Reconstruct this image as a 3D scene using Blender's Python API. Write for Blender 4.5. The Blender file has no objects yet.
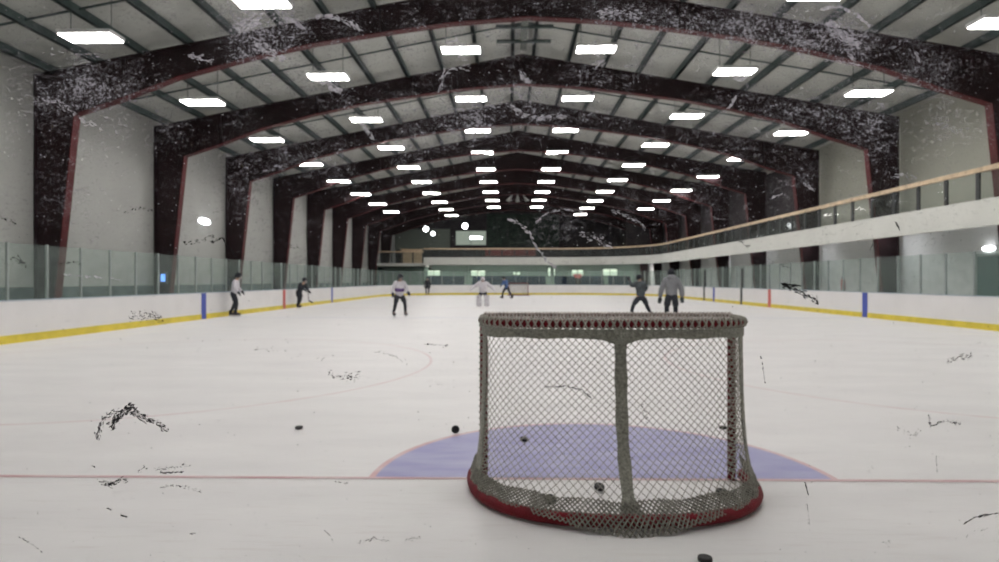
import bpy, bmesh, math, random
from mathutils import Vector, Matrix
random.seed(7)
S = bpy.context.scene
COL = S.collection
PI = math.pi
F = 600.0                     # focal length in pixels of the 999 px wide frame
YAW = math.atan(9.5 / F)
PITCH = math.atan(-0.7 / F)
EYE = 1.5

# the yaw turns the camera to the left of +Y, so the vanishing point of +Y sits right of the image centre
def ray(px, py):
    x, y, z = (px - 499.5) / F, 1.0, (281.0 - py) / F
    c, s = math.cos(PITCH), math.sin(PITCH)
    y, z = y * c - z * s, y * s + z * c
    c, s = math.cos(YAW), math.sin(YAW)
    return Vector((x * c - y * s, x * s + y * c, z))

def at(px, py, Y):
    d = ray(px, py)
    k = Y / d.y
    return Vector((d.x * k, Y, EYE + d.z * k))

# ------------------------------------------------------------------ materials
def nd(nt, t, **kw):
    n = nt.nodes.new(t)
    for k, v in kw.items():
        setattr(n, k, v)
    return n

def mat(name, c, rough=0.6, metal=0.0, var=0.12, scale=6.0, bump=0.0, spec=0.4, bscale=None, coat=0.0):
    m = bpy.data.materials.new(name)
    m.use_nodes = True
    nt = m.node_tree
    b = nt.nodes['Principled BSDF']
    b.inputs['Roughness'].default_value = rough
    b.inputs['Metallic'].default_value = metal
    b.inputs['Specular IOR Level'].default_value = spec
    b.inputs['Coat Weight'].default_value = coat
    tc = nd(nt, 'ShaderNodeTexCoord')
    n = nd(nt, 'ShaderNodeTexNoise')
    n.inputs['Scale'].default_value = scale
    n.inputs['Detail'].default_value = 4
    nt.links.new(tc.outputs['Object'], n.inputs['Vector'])
    r = nd(nt, 'ShaderNodeValToRGB')
    r.color_ramp.elements[0].position = 0.3
    r.color_ramp.elements[1].position = 0.7
    r.color_ramp.elements[0].color = (*[x * (1 - var) for x in c], 1)
    r.color_ramp.elements[1].color = (*[min(1, x * (1 + var)) for x in c], 1)
    nt.links.new(n.outputs['Fac'], r.inputs['Fac'])
    nt.links.new(r.outputs['Color'], b.inputs['Base Color'])
    if bump:
        n2 = nd(nt, 'ShaderNodeTexNoise')
        n2.inputs['Scale'].default_value = bscale or scale * 6
        nt.links.new(tc.outputs['Object'], n2.inputs['Vector'])
        bp = nd(nt, 'ShaderNodeBump')
        bp.inputs['Strength'].default_value = bump
        bp.inputs['Distance'].default_value = 0.01
        nt.links.new(n2.outputs['Fac'], bp.inputs['Height'])
        nt.links.new(bp.outputs['Normal'], b.inputs['Normal'])
    return m

def emis(name, c, strength):
    m = bpy.data.materials.new(name)
    m.use_nodes = True
    nt = m.node_tree
    nt.nodes.clear()
    o = nd(nt, 'ShaderNodeOutputMaterial')
    e = nd(nt, 'ShaderNodeEmission')
    e.inputs['Color'].default_value = (*c, 1)
    e.inputs['Strength'].default_value = strength
    nt.links.new(e.outputs[0], o.inputs[0])
    return m

def glass(name, tint, haze=0.03, gloss=0.06):
    m = bpy.data.materials.new(name)
    m.use_nodes = True
    nt = m.node_tree
    nt.nodes.clear()
    o = nd(nt, 'ShaderNodeOutputMaterial')
    t = nd(nt, 'ShaderNodeBsdfTransparent')
    t.inputs['Color'].default_value = (*tint, 1)
    d = nd(nt, 'ShaderNodeBsdfDiffuse')
    d.inputs['Color'].default_value = (0.55, 0.66, 0.62, 1)
    g = nd(nt, 'ShaderNodeBsdfGlossy')
    g.inputs['Roughness'].default_value = 0.04
    tc = nd(nt, 'ShaderNodeTexCoord')
    n = nd(nt, 'ShaderNodeTexNoise')
    n.inputs['Scale'].default_value = 3.0
    nt.links.new(tc.outputs['Object'], n.inputs['Vector'])
    mm = nd(nt, 'ShaderNodeMath', operation='MULTIPLY')
    mm.inputs[1].default_value = haze * 2
    nt.links.new(n.outputs['Fac'], mm.inputs[0])
    a = nd(nt, 'ShaderNodeMixShader')
    nt.links.new(mm.outputs[0], a.inputs['Fac'])
    nt.links.new(t.outputs[0], a.inputs[1])
    nt.links.new(d.outputs[0], a.inputs[2])
    lw = nd(nt, 'ShaderNodeLayerWeight')
    lw.inputs['Blend'].default_value = 0.12
    ml = nd(nt, 'ShaderNodeMath', operation='MULTIPLY')
    ml.inputs[1].default_value = gloss * 6
    nt.links.new(lw.outputs['Fresnel'], ml.inputs[0])
    x = nd(nt, 'ShaderNodeMixShader')
    nt.links.new(ml.outputs[0], x.inputs['Fac'])
    nt.links.new(a.outputs[0], x.inputs[1])
    nt.links.new(g.outputs[0], x.inputs[2])
    nt.links.new(x.outputs[0], o.inputs[0])
    return m

M = {}
M['maroon'] = mat('dark_maroon_steel', (0.017, 0.0075, 0.009), 0.6, var=0.25, scale=2, spec=0.2)
M['flange'] = mat('lit_maroon_flange', (0.075, 0.010, 0.012), 0.55, var=0.25, scale=2, spec=0.25)  # brighter copy of the frame paint, lamp light put into its colour
M['purlin'] = mat('green_grey_steel', (0.060, 0.086, 0.084), 0.6, var=0.2, scale=3)
M['roof'] = mat('white_insulation', (0.44, 0.45, 0.42), 0.7, var=0.07, scale=1.2, bump=0.15)
M['wall'] = mat('pale_wall_panel', (0.40, 0.405, 0.385), 0.75, var=0.05, scale=0.6, bump=0.1)
M['wallgreen'] = mat('beige_green_panel', (0.36, 0.365, 0.315), 0.75, var=0.05, scale=0.6)
M['whitewall'] = mat('white_painted_wall', (0.74, 0.74, 0.73), 0.7, var=0.04, scale=0.8)
M['dark'] = mat('dark_wall', (0.030, 0.025, 0.028), 0.8, var=0.3, scale=1)
M['darkgreen'] = mat('dark_green_wall', (0.02, 0.036, 0.027), 0.7, var=0.5, scale=2)
M['wainscot'] = mat('slate_green_wainscot', (0.11, 0.14, 0.14), 0.7, var=0.4, scale=1.2)
M['concrete'] = mat('grey_rubber_floor', (0.12, 0.12, 0.12), 0.8, var=0.2, scale=2)
M['board'] = mat('white_dasher_plastic', (0.74, 0.73, 0.73), 0.4, var=0.04, scale=1.5)
M['yellow'] = mat('yellow_kickplate', (0.68, 0.55, 0.06), 0.4, var=0.15, scale=3)
M['cap'] = mat('grey_blue_cap', (0.38, 0.44, 0.50), 0.5)
M['blue'] = mat('blue_paint', (0.05, 0.08, 0.38), 0.5)
M['red'] = mat('red_paint', (0.55, 0.13, 0.12), 0.5)
M['black'] = mat('black_rubber', (0.012, 0.012, 0.013), 0.6, var=0.3, scale=20)
M['alu'] = mat('brushed_aluminium', (0.30, 0.33, 0.32), 0.5, metal=0.2)
M['glass'] = glass('rink_glass', (0.93, 0.96, 0.95), 0.08, 0.015)
M['glassclear'] = glass('clear_rail_glass', (0.95, 0.96, 0.95), 0.03, 0.02)
M['glassnear'] = glass('near_glass', (0.97, 0.965, 0.97), 0.006, 0.02)
M['fascia'] = mat('white_fascia', (0.60, 0.61, 0.57), 0.7, var=0.04, scale=1)
M['wood'] = mat('varnished_oak', (0.56, 0.43, 0.29), 0.45, var=0.2, scale=4)
M['rail_post'] = mat('dark_rail_steel', (0.03, 0.033, 0.035), 0.5)
M['lamp'] = emis('lamp_diffuser', (1.0, 0.97, 0.935), 27.0)
M['lamphouse'] = mat('white_lamp_housing', (0.7, 0.7, 0.7), 0.4)
M['globe'] = emis('globe_glow', (0.95, 0.98, 1.0), 9.0)
M['litwin'] = emis('lit_window', (0.78, 0.95, 0.72), 0.75)
M['litroom'] = emis('lit_room_window', (0.62, 0.72, 0.60), 0.30)
M['screen'] = emis('blue_screen', (0.15, 0.35, 1.0), 1.6)
M['goalred'] = mat('red_goal_paint', (0.16, 0.010, 0.018), 0.6, var=0.25, scale=12, spec=0.2)
M['cord'] = mat('grey_net_cord', (0.36, 0.35, 0.31), 0.9, var=0.2, scale=40)
M['shadecord'] = mat('shaded_net_cord', (0.23, 0.225, 0.195), 0.9, var=0.25, scale=30)  # darker copy of the net cord: the skirt's shade put in its colour
M['topcord'] = mat('pale_top_cord', (0.50, 0.46, 0.43), 0.9, var=0.3, scale=25)
M['canvas'] = mat('grey_net_binding', (0.30, 0.30, 0.265), 0.95, var=0.35, scale=55, bump=0.8, bscale=90)
M['puck'] = mat('black_puck_rubber', (0.01, 0.01, 0.011), 0.5, scale=60)
M['teal'] = mat('teal_door', (0.055, 0.12, 0.11), 0.5)
M['navy'] = mat('navy_seat', (0.03, 0.055, 0.09), 0.6, var=0.5, scale=3)
M['redseat'] = mat('dark_red_seat', (0.13, 0.03, 0.03), 0.6, var=0.3)
M['palegreen'] = mat('pale_green_wall', (0.30, 0.40, 0.34), 0.7)
M['skin'] = mat('skin', (0.45, 0.28, 0.21), 0.6, var=0.06)
M['white_cloth'] = mat('white_cloth', (0.58, 0.56, 0.60), 0.85, var=0.12, scale=9)
M['dark_cloth'] = mat('dark_cloth', (0.018, 0.020, 0.028), 0.85, var=0.3)
M['purple_cloth'] = mat('purple_cloth', (0.10, 0.055, 0.17), 0.85)
M['blue_cloth'] = mat('blue_cloth', (0.09, 0.16, 0.36), 0.85)
M['grey_cloth'] = mat('grey_cloth', (0.20, 0.205, 0.22), 0.9)
M['slate_cloth'] = mat('slate_cloth', (0.055, 0.065, 0.072), 0.85, var=0.5, scale=6)
M['steel'] = mat('steel', (0.6, 0.6, 0.62), 0.3, metal=0.9)

# paint lying under the ice: worn by a noise
def icepaint(name, c, base=(0.76, 0.76, 0.76), wear=0.45, lo=0.25):
    m = mat(name, c, 0.42, var=0.0, spec=0.3)
    nt = m.node_tree
    b = nt.nodes['Principled BSDF']
    tc = nd(nt, 'ShaderNodeTexCoord')
    mp = nd(nt, 'ShaderNodeMapping')
    mp.inputs['Scale'].default_value = (1.2, 4.0, 1)
    n = nd(nt, 'ShaderNodeTexNoise')
    n.inputs['Scale'].default_value = 1.6
    n.inputs['Detail'].default_value = 6
    nt.links.new(tc.outputs['Object'], mp.inputs[0])
    nt.links.new(mp.outputs[0], n.inputs['Vector'])
    r = nd(nt, 'ShaderNodeValToRGB')
    r.color_ramp.elements[0].position = 0.35
    r.color_ramp.elements[1].position = 0.75
    def mixc(f):
        return (*[c[i] * (1 - f) + base[i] * f for i in range(3)], 1)
    r.color_ramp.elements[0].color = mixc(lo * 0.3)
    r.color_ramp.elements[1].color = mixc(wear)
    nt.links.new(n.outputs['Fac'], r.inputs['Fac'])
    nt.links.new(r.outputs['Color'], b.inputs['Base Color'])
    return m
M['p_red'] = icepaint('red_line_under_ice', (0.60, 0.34, 0.36), wear=0.55)
M['p_pink'] = icepaint('faded_pink_line_under_ice', (0.66, 0.50, 0.51), wear=0.7, lo=0.4)
M['p_blue'] = icepaint('crease_blue_under_ice', (0.27, 0.27, 0.53), wear=0.30)
M['p_bluel'] = icepaint('faded_blue_line_under_ice', (0.56, 0.58, 0.70), wear=0.6)

def ice_mat():
    m = bpy.data.materials.new('rink_ice')
    m.use_nodes = True
    nt = m.node_tree
    b = nt.nodes['Principled BSDF']
    b.inputs['Roughness'].default_value = 0.38
    b.inputs['Specular IOR Level'].default_value = 0.35
    tc = nd(nt, 'ShaderNodeTexCoord')
    mp = nd(nt, 'ShaderNodeMapping')
    mp.inputs['Scale'].default_value = (0.5, 1.6, 1)
    mp.inputs['Rotation'].default_value = (0, 0, 0.3)
    n = nd(nt, 'ShaderNodeTexNoise')
    n.inputs['Scale'].default_value = 1.1
    n.inputs['Detail'].default_value = 8
    n.inputs['Roughness'].default_value = 0.6
    nt.links.new(tc.outputs['Object'], mp.inputs[0])
    nt.links.new(mp.outputs[0], n.inputs['Vector'])
    r = nd(nt, 'ShaderNodeValToRGB')
    r.color_ramp.elements[0].position = 0.3
    r.color_ramp.elements[1].position = 0.7
    r.color_ramp.elements[0].color = (0.71, 0.703, 0.705, 1)
    r.color_ramp.elements[1].color = (0.80, 0.795, 0.79, 1)
    nt.links.new(n.outputs['Fac'], r.inputs['Fac'])
    # skate cuts: thin stretched noise
    mp2 = nd(nt, 'ShaderNodeMapping')
    mp2.inputs['Scale'].default_value = (1.2, 14, 1)
    mp2.inputs['Rotation'].default_value = (0, 0, -0.35)
    n2 = nd(nt, 'ShaderNodeTexNoise')
    n2.inputs['Scale'].default_value = 2.2
    n2.inputs['Detail'].default_value = 6
    nt.links.new(tc.outputs['Object'], mp2.inputs[0])
    nt.links.new(mp2.outputs[0], n2.inputs['Vector'])
    r2 = nd(nt, 'ShaderNodeValToRGB')
    r2.color_ramp.elements[0].position = 0.30
    r2.color_ramp.elements[1].position = 0.45
    r2.color_ramp.elements[0].color = (0.925, 0.905, 0.90, 1)
    r2.color_ramp.elements[1].color = (1, 1, 1, 1)
    nt.links.new(n2.outputs['Fac'], r2.inputs['Fac'])
    mx = nd(nt, 'ShaderNodeMix', data_type='RGBA', blend_type='MULTIPLY')
    mx.inputs['Factor'].default_value = 1.0
    nt.links.new(r.outputs['Color'], mx.inputs['A'])
    nt.links.new(r2.outputs['Color'], mx.inputs['B'])
    nt.links.new(mx.outputs['Result'], b.inputs['Base Color'])
    mr = nd(nt, 'ShaderNodeMapRange')
    mr.inputs['To Min'].default_value = 0.28
    mr.inputs['To Max'].default_value = 0.52
    nt.links.new(n2.outputs['Fac'], mr.inputs['Value'])
    nt.links.new(mr.outputs[0], b.inputs['Roughness'])
    bp = nd(nt, 'ShaderNodeBump')
    bp.inputs['Strength'].default_value = 0.05
    bp.inputs['Distance'].default_value = 0.01
    nt.links.new(n2.outputs['Fac'], bp.inputs['Height'])
    nt.links.new(bp.outputs['Normal'], b.inputs['Normal'])
    return m
M['ice'] = ice_mat()

# ------------------------------------------------------------------ mesh builder
class MB:
    def __init__(s):
        s.v, s.f = [], []
    def add(s, vs, fs):
        o = len(s.v)
        s.v += [tuple(v) for v in vs]
        s.f += [tuple(i + o for i in f) for f in fs]
    def box(s, x0, x1, y0, y1, z0, z1, bev=0.0):
        if bev <= 0:
            s.add([(x0, y0, z0), (x1, y0, z0), (x1, y1, z0), (x0, y1, z0), (x0, y0, z1), (x1, y0, z1), (x1, y1, z1), (x0, y1, z1)],
                  [(0, 3, 2, 1), (4, 5, 6, 7), (0, 1, 5, 4), (1, 2, 6, 5), (2, 3, 7, 6), (3, 0, 4, 7)])
        else:
            b = bmesh.new()
            bmesh.ops.create_cube(b, size=1)
            for v in b.verts:
                v.co = Vector(((x0 + x1) / 2 + v.co.x * (x1 - x0), (y0 + y1) / 2 + v.co.y * (y1 - y0), (z0 + z1) / 2 + v.co.z * (z1 - z0)))
            bmesh.ops.bevel(b, geom=b.edges[:], offset=bev, segments=2, profile=0.5, affect='EDGES')
            b.verts.index_update()
            s.add([v.co for v in b.verts], [[v.index for v in f.verts] for f in b.faces])
            b.free()
        return s
    def bar(s, p, q, w, h=None, up=(0, 0, 1)):
        h = h or w
        p, q = Vector(p), Vector(q)
        d = (q - p).normalized()
        up = Vector(up)
        if abs(d.dot(up)) > 0.99:
            up = Vector((1, 0, 0))
        a = d.cross(up).normalized()
        b = a.cross(d).normalized()
        vs = []
        for c in (p, q):
            for i, j in ((-1, -1), (1, -1), (1, 1), (-1, 1)):
                vs.append(c + a * (i * w / 2) + b * (j * h / 2))
        s.add(vs, [(0, 1, 2, 3), (7, 6, 5, 4), (0, 4, 5, 1), (1, 5, 6, 2), (2, 6, 7, 3), (3, 7, 4, 0)])
        return s
    def tube(s, pts, r, n=8, closed=False, caps=True):
        pts = [Vector(p) for p in pts]
        N = len(pts)
        rs = r if isinstance(r, (list, tuple)) else [r] * N
        prev = None
        vs = []
        for i, p in enumerate(pts):
            if closed:
                d = pts[(i + 1) % N] - pts[i - 1]
            else:
                d = pts[min(i + 1, N - 1)] - pts[max(i - 1, 0)]
            d.normalize()
            if prev is None:
                u = Vector((0, 0, 1)) if abs(d.z) < 0.9 else Vector((1, 0, 0))
                a = d.cross(u).normalized()
            else:
                a = (prev - d * prev.dot(d))
                a = a.normalized() if a.length > 1e-6 else d.orthogonal().normalized()
            prev = a
            b = d.cross(a)
            for k in range(n):
                t = 2 * PI * k / n
                vs.append(p + (a * math.cos(t) + b * math.sin(t)) * rs[i])
        fs = []
        for i in range(N if closed else N - 1):
            j = (i + 1) % N
            for k in range(n):
                l = (k + 1) % n
                fs.append((i * n + k, i * n + l, j * n + l, j * n + k))
        if caps and not closed:
            fs.append(tuple(range(n - 1, -1, -1)))
            fs.append(tuple((N - 1) * n + k for k in range(n)))
        s.add(vs, fs)
        return s
    def lathe(s, prof, c=(0, 0, 0), n=20, axis='z'):
        vs, fs = [], []
        c = Vector(c)
        for r, z in prof:
            for k in range(n):
                t = 2 * PI * k / n
                p = (r * math.cos(t), r * math.sin(t), z)
                if axis == 'y':
                    p = (p[0], p[2], p[1])
                if axis == 'x':
                    p = (p[2], p[0], p[1])
                vs.append(c + Vector(p))
        for i in range(len(prof) - 1):
            for k in range(n):
                l = (k + 1) % n
                fs.append((i * n + k, i * n + l, (i + 1) * n + l, (i + 1) * n + k))
        fs.append(tuple(range(n - 1, -1, -1)))
        fs.append(tuple((len(prof) - 1) * n + k for k in range(n)))
        s.add(vs, fs)
        return s
    def ell(s, c, rx, ry, rz, n=12, m=8):
        vs, fs = [], []
        for i in range(1, m):
            a = PI * i / m - PI / 2
            for k in range(n):
                t = 2 * PI * k / n
                vs.append((c[0] + rx * math.cos(a) * math.cos(t), c[1] + ry * math.cos(a) * math.sin(t), c[2] + rz * math.sin(a)))
        for i in range(m - 2):
            for k in range(n):
                l = (k + 1) % n
                fs.append((i * n + k, i * n + l, (i + 1) * n + l, (i + 1) * n + k))
        vs += [(c[0], c[1], c[2] - rz), (c[0], c[1], c[2] + rz)]
        b = len(vs) - 2
        for k in range(n):
            l = (k + 1) % n
            fs.append((l, k, b))
            fs.append(((m - 2) * n + k, (m - 2) * n + l, b + 1))
        s.add(vs, fs)
        return s
    def xzprism(s, poly, y0, y1):
        n = len(poly)
        vs = [(x, y0, z) for x, z in poly] + [(x, y1, z) for x, z in poly]
        s.add(vs, [tuple(range(n)), tuple(range(2 * n - 1, n - 1, -1))] + [(i, n + i, n + (i + 1) % n, (i + 1) % n) for i in range(n)])
        return s
    def strip(s, a, b):
        n = len(a)
        s.add(list(a) + list(b), [(i, i + 1, n + i + 1, n + i) for i in range(n - 1)])
        return s
    def sweep(s, path, prof, closed=False):
        """prof: list of (offset to the path's right-hand normal, z); path: list of (x,y)"""
        N = len(path)
        P = [Vector(p) for p in path]
        k = len(prof)
        vs = []
        for i in range(N):
            if closed:
                d = (P[(i + 1) % N] - P[i - 1])
            else:
                d = P[min(i + 1, N - 1)] - P[max(i - 1, 0)]
            d.normalize()
            nrm = Vector((d.y, -d.x))
            for o, z in prof:
                q = P[i] + nrm * o
                vs.append((q.x, q.y, z))
        fs = []
        for i in range(N if closed else N - 1):
            j = (i + 1) % N
            for a in range(k):
                b = (a + 1) % k
                fs.append((i * k + a, j * k + a, j * k + b, i * k + b))
        if not closed:
            fs.append(tuple(range(k)))
            fs.append(tuple((N - 1) * k + a for a in range(k - 1, -1, -1)))
        s.add(vs, fs)
        return s
    def build(s, name, m=None, parent=None, smooth=False, loc=None, fix=True):
        me = bpy.data.meshes.new(name)
        me.from_pydata(s.v, [], s.f)
        if fix:
            b = bmesh.new()
            b.from_mesh(me)
            bmesh.ops.recalc_face_normals(b, faces=b.faces)
            b.to_mesh(me)
            b.free()
        if smooth:
            me.polygons.foreach_set('use_smooth', [True] * len(me.polygons))
        o = bpy.data.objects.new(name, me)
        COL.objects.link(o)
        if m is not None:
            me.materials.append(m)
        if parent is not None:
            o.parent = parent
        if loc is not None:
            o.location = loc
        return o

def tag(o, label, cat, group=None, kind=None):
    o['label'] = label
    o['category'] = cat
    if group:
        o['group'] = group
    if kind:
        o['kind'] = kind
    return o

def thing(name, label, cat, loc=(0, 0, 0), rz=0.0, group=None, kind=None):
    o = bpy.data.objects.new(name, None)
    COL.objects.link(o)
    o.empty_display_size = 0.2
    o.location = loc
    o.rotation_euler = (0, 0, rz)
    return tag(o, label, cat, group, kind)

def copy_tree(o, parent=None):
    c = o.copy()
    COL.objects.link(c)
    if parent is not None:
        c.parent = parent
    for ch in list(o.children):
        copy_tree(ch, c)
    return c

# ------------------------------------------------------------------ dimensions
RX = 0.6                       # ridge
HALF = 16.1                    # ridge to column outer face
Y0, Y1 = -5.0, 82.0
XL, XR = RX - HALF - 0.06, RX + HALF + 0.26
RIDGE = 11.55
SL, SR = 0.190, 0.172
def roof_z(x):
    return RIDGE - (SL * (RX - x) if x < RX else SR * (x - RX))

# ------------------------------------------------------------------ the building
BXL, BXR, BY0, BY1, BR = -11.8, 14.4, 0.62, 62.1, 8.5
def ring(off=0.0, n=14):
    """rounded rectangle of the boards, anticlockwise"""
    x0, x1, y0, y1, r = BXL - off, BXR + off, BY0 - off, BY1 + off, BR + off
    pts = []
    for cx, cy, a0 in ((x1 - r, y0 + r, -PI / 2), (x1 - r, y1 - r, 0), (x0 + r, y1 - r, PI / 2), (x0 + r, y0 + r, PI)):
        for i in range(n + 1):
            a = a0 + PI / 2 * i / n
            pts.append((cx + r * math.cos(a), cy + r * math.sin(a)))
    return pts

b = MB()
b.box(XL - 0.3, XR + 0.3, Y0 - 0.3, Y1 + 0.3, -0.25, -0.03)
tag(b.build('floor_walkway', M['concrete']), 'grey rubber walkway floor around the ice sheet', 'floor', kind='structure')
rp = ring(0.0)
b = MB()
n = len(rp)
b.add([(x, y, 0) for x, y in rp] + [(x, y, -0.03) for x, y in rp],
      [tuple(range(n)), tuple(range(2 * n - 1, n - 1, -1))] + [(i, n + i, n + (i + 1) % n, (i + 1) % n) for i in range(n)])
ice = tag(b.build('floor', M['ice']), 'white sheet of rink ice with skate marks', 'ice', kind='structure')

def flat(name, polys, m, z=0.0015):
    b = MB()
    for p in polys:
        b.add([(x, y, z) for x, y in p], [tuple(range(len(p)))])
    return b.build(name, m, ice)
def ringpoly(cx, cy, r, w, a0=0, a1=2 * PI, n=72):
    ps = []
    for i in range(n):
        t0, t1 = a0 + (a1 - a0) * i / n, a0 + (a1 - a0) * (i + 1) / n
        ps.append([(cx + r * math.cos(t0), cy + r * math.sin(t0)), (cx + (r - w) * math.cos(t0), cy + (r - w) * math.sin(t0)),
                   (cx + (r - w) * math.cos(t1), cy + (r - w) * math.sin(t1)), (cx + r * math.cos(t1), cy + r * math.sin(t1))])
    return ps
GX, GY = 0.74, 4.53
def lx(y):        # inner board x at a given y in the end zones
    d = max(0.0, BY0 + BR - y, y - (BY1 - BR))
    return BR - math.sqrt(max(0, BR * BR - d * d))
for gy in (GY, 58.7):
    flat('goal_line', [[(BXL + lx(gy), gy - 0.025), (BXR - lx(gy), gy - 0.025), (BXR - lx(gy), gy + 0.025), (BXL + lx(gy), gy + 0.025)]], M['p_red'], 0.003)
CR = 1.775
CX = 0.705
for cy, sgn in ((GY, 1), (58.7, -1)):
    pts = [(CX + (CR - 0.04) * math.cos(PI * i / 48), cy + sgn * (CR - 0.04) * math.sin(PI * i / 48)) for i in range(49)]
    flat('goal_crease', [pts], M['p_blue'], 0.0015)
    flat('crease_outline', ringpoly(CX, cy, CR, 0.05, 0 if sgn > 0 else PI, PI if sgn > 0 else 2 * PI), M['p_red'], 0.0022)
for cx, cy in ((GX - 6.7, GY + 6.1), (GX + 6.7, GY + 6.1), (GX - 6.7, 52.6), (GX + 6.7, 52.6)):
    flat('faceoff_circle', ringpoly(cx, cy, 4.57, 0.055), M['p_pink'])
flat('centre_circle', ringpoly(1.3, 32.2, 4.57, 0.05), M['p_bluel'])
flat('centre_line', [[(BXL, 32.05), (BXR, 32.05), (BXR, 32.35), (BXL, 32.35)]], M['p_pink'])
for yy in (24.0, 40.0):
    flat('blue_line', [[(BXL, yy - 0.15), (BXR, yy - 0.15), (BXR, yy + 0.15), (BXL, yy + 0.15)]], M['p_bluel'])

# roof: two slopes, with thickness
b = MB()
b.xzprism([(XL - 0.2, roof_z(XL - 0.2)), (RX, RIDGE), (XR + 0.2, roof_z(XR + 0.2)), (XR + 0.2, roof_z(XR + 0.2) + 0.15), (RX, RIDGE + 0.15), (XL - 0.2, roof_z(XL - 0.2) + 0.15)], Y0 - 0.2, Y1 + 0.2)
tag(b.build('ceiling', M['roof']), 'pitched white insulated roof underside of the arena', 'ceiling', kind='structure')
b = MB(); b.box(XL - 0.15, XL, Y0, Y1, -0.05, roof_z(XL))
tag(b.build('wall_left', M['wall']), 'tall pale grey panel wall beyond the left boards', 'wall', kind='structure')
b = MB(); b.box(XR, XR + 0.15, Y0, Y1, -0.05, roof_z(XR))
tag(b.build('wall_right', M['wallgreen']), 'pale beige panel wall behind the right balcony', 'wall', kind='structure')
def gable(y0, y1):
    return MB().xzprism([(XL, -0.05), (XR, -0.05), (XR, roof_z(XR)), (RX, RIDGE), (XL, roof_z(XL))], y0, y1)
tag(gable(Y1, Y1 + 0.2).build('wall_far', M['dark']), 'dark gable wall at the far end of the arena', 'wall', kind='structure')
tag(gable(Y0 - 0.2, Y0).build('wall_near', M['wall']), 'gable wall behind the near end boards', 'wall', kind='structure')
b = MB(); b.box(XL, XL + 0.05, Y0, Y1, -0.03, 1.28)
tag(b.build('baseboard_left', M['wainscot']), 'dark slate wainscot along the foot of the left wall', 'wainscot', kind='structure')

# rigid frames: I-section columns and haunched rafters, one object per frame
INNER = [(15.55, -0.03), (14.8, 7.03), (13.2, 7.55), (11.35, 8.23), (9.05, 8.81), (6.9, 9.25), (4.8, 9.56), (2.5, 9.85), (0, 10.02)]
def frame_curves():
    ins, outs = [], []
    for sx in (-1, 1):
        i_, o_ = [], []
        for u, z in INNER:
            x = RX + sx * u
            i_.append((x, z + (0.007 * (x - RX) if z > 5 else 0)))
        zt = lambda u: roof_z(RX + sx * u) - 0.27
        o_ = [(RX + sx * HALF, -0.03), (RX + sx * HALF, zt(HALF))] + [(RX + sx * u, zt(u)) for u in (13.2, 11.35, 9.05, 6.9, 4.8, 2.5, 0)]
        ins.append(i_); outs.append(o_)
    return ins[0] + ins[1][::-1][1:], outs[0] + outs[1][::-1][1:]
fi, fo = frame_curves()
def strip_thick(b, pts, y0, y1, t, sgn):
    """a flange: a plate of thickness t following pts in XZ"""
    n = len(pts)
    P = [Vector(p) for p in pts]
    q = []
    for i in range(n):
        d = (P[min(i + 1, n - 1)] - P[max(i - 1, 0)]).normalized()
        q.append(P[i] + Vector((-d.y, d.x)) * t * sgn)
    vs = [(p.x, y, p.y) for y in (y0, y1) for p in P] + [(p.x, y, p.y) for y in (y0, y1) for p in q]
    fs = []
    for i in range(n - 1):
        fs += [(i, i + 1, n + i + 1, n + i), (2 * n + i, 3 * n + i, 3 * n + i + 1, 2 * n + i + 1),
               (i, 2 * n + i, 2 * n + i + 1, i + 1), (n + i, n + i + 1, 3 * n + i + 1, 3 * n + i)]
    fs += [(0, n, 3 * n, 2 * n), (n - 1, 3 * n - 1, 4 * n - 1, 2 * n - 1)]
    b.add(vs, fs)
def make_frame():
    r = thing('roof_frame', '', 'roof frame', kind='structure')
    w = MB()
    n = len(fi)
    vs = [(x, y, z) for y in (-0.012, 0.012) for x, z in fi] + [(x, y, z) for y in (-0.012, 0.012) for x, z in fo]
    fs = []
    for i in range(n - 1):
        fs += [(i, i + 1, 2 * n + i + 1, 2 * n + i), (n + i, 3 * n + i, 3 * n + i + 1, n + i + 1)]
    w.add(vs, fs)
    for k in (2, 4, 6, 8, 10, 12, 14):       # stiffener plates
        p, q = fi[k], fo[k]
        w.bar((p[0], 0, p[1]), (q[0], 0, q[1]), 0.02, 0.24, up=(0, 1, 0))
    w.build('web', M['maroon'], r, fix=False)
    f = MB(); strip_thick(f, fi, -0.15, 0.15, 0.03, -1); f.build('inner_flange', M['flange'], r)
    f = MB(); strip_thick(f, fo, -0.14, 0.14, 0.03, 1); f.build('outer_flange', M['maroon'], r)
    return r
FY0, FS = 19.5, 6.63
fr = make_frame()
ords = ['nearest maroon steel roof frame arching over the whole rink', 'second maroon steel roof frame from the goal', 'third maroon steel roof frame from the goal',
        'fourth maroon steel roof frame from the goal', 'fifth maroon steel roof frame from the goal', 'sixth maroon steel roof frame from the goal',
        'seventh maroon steel roof frame, far down the rink', 'eighth maroon steel roof frame, above the far balcony', 'farthest maroon steel roof frame, by the end wall']
for k in range(9):
    o = fr if k == 0 else copy_tree(fr)
    o.location = (0, FY0 + FS * k, 0)
    o['label'] = ords[k]
    o['group'] = 'steel roof frames'

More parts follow.
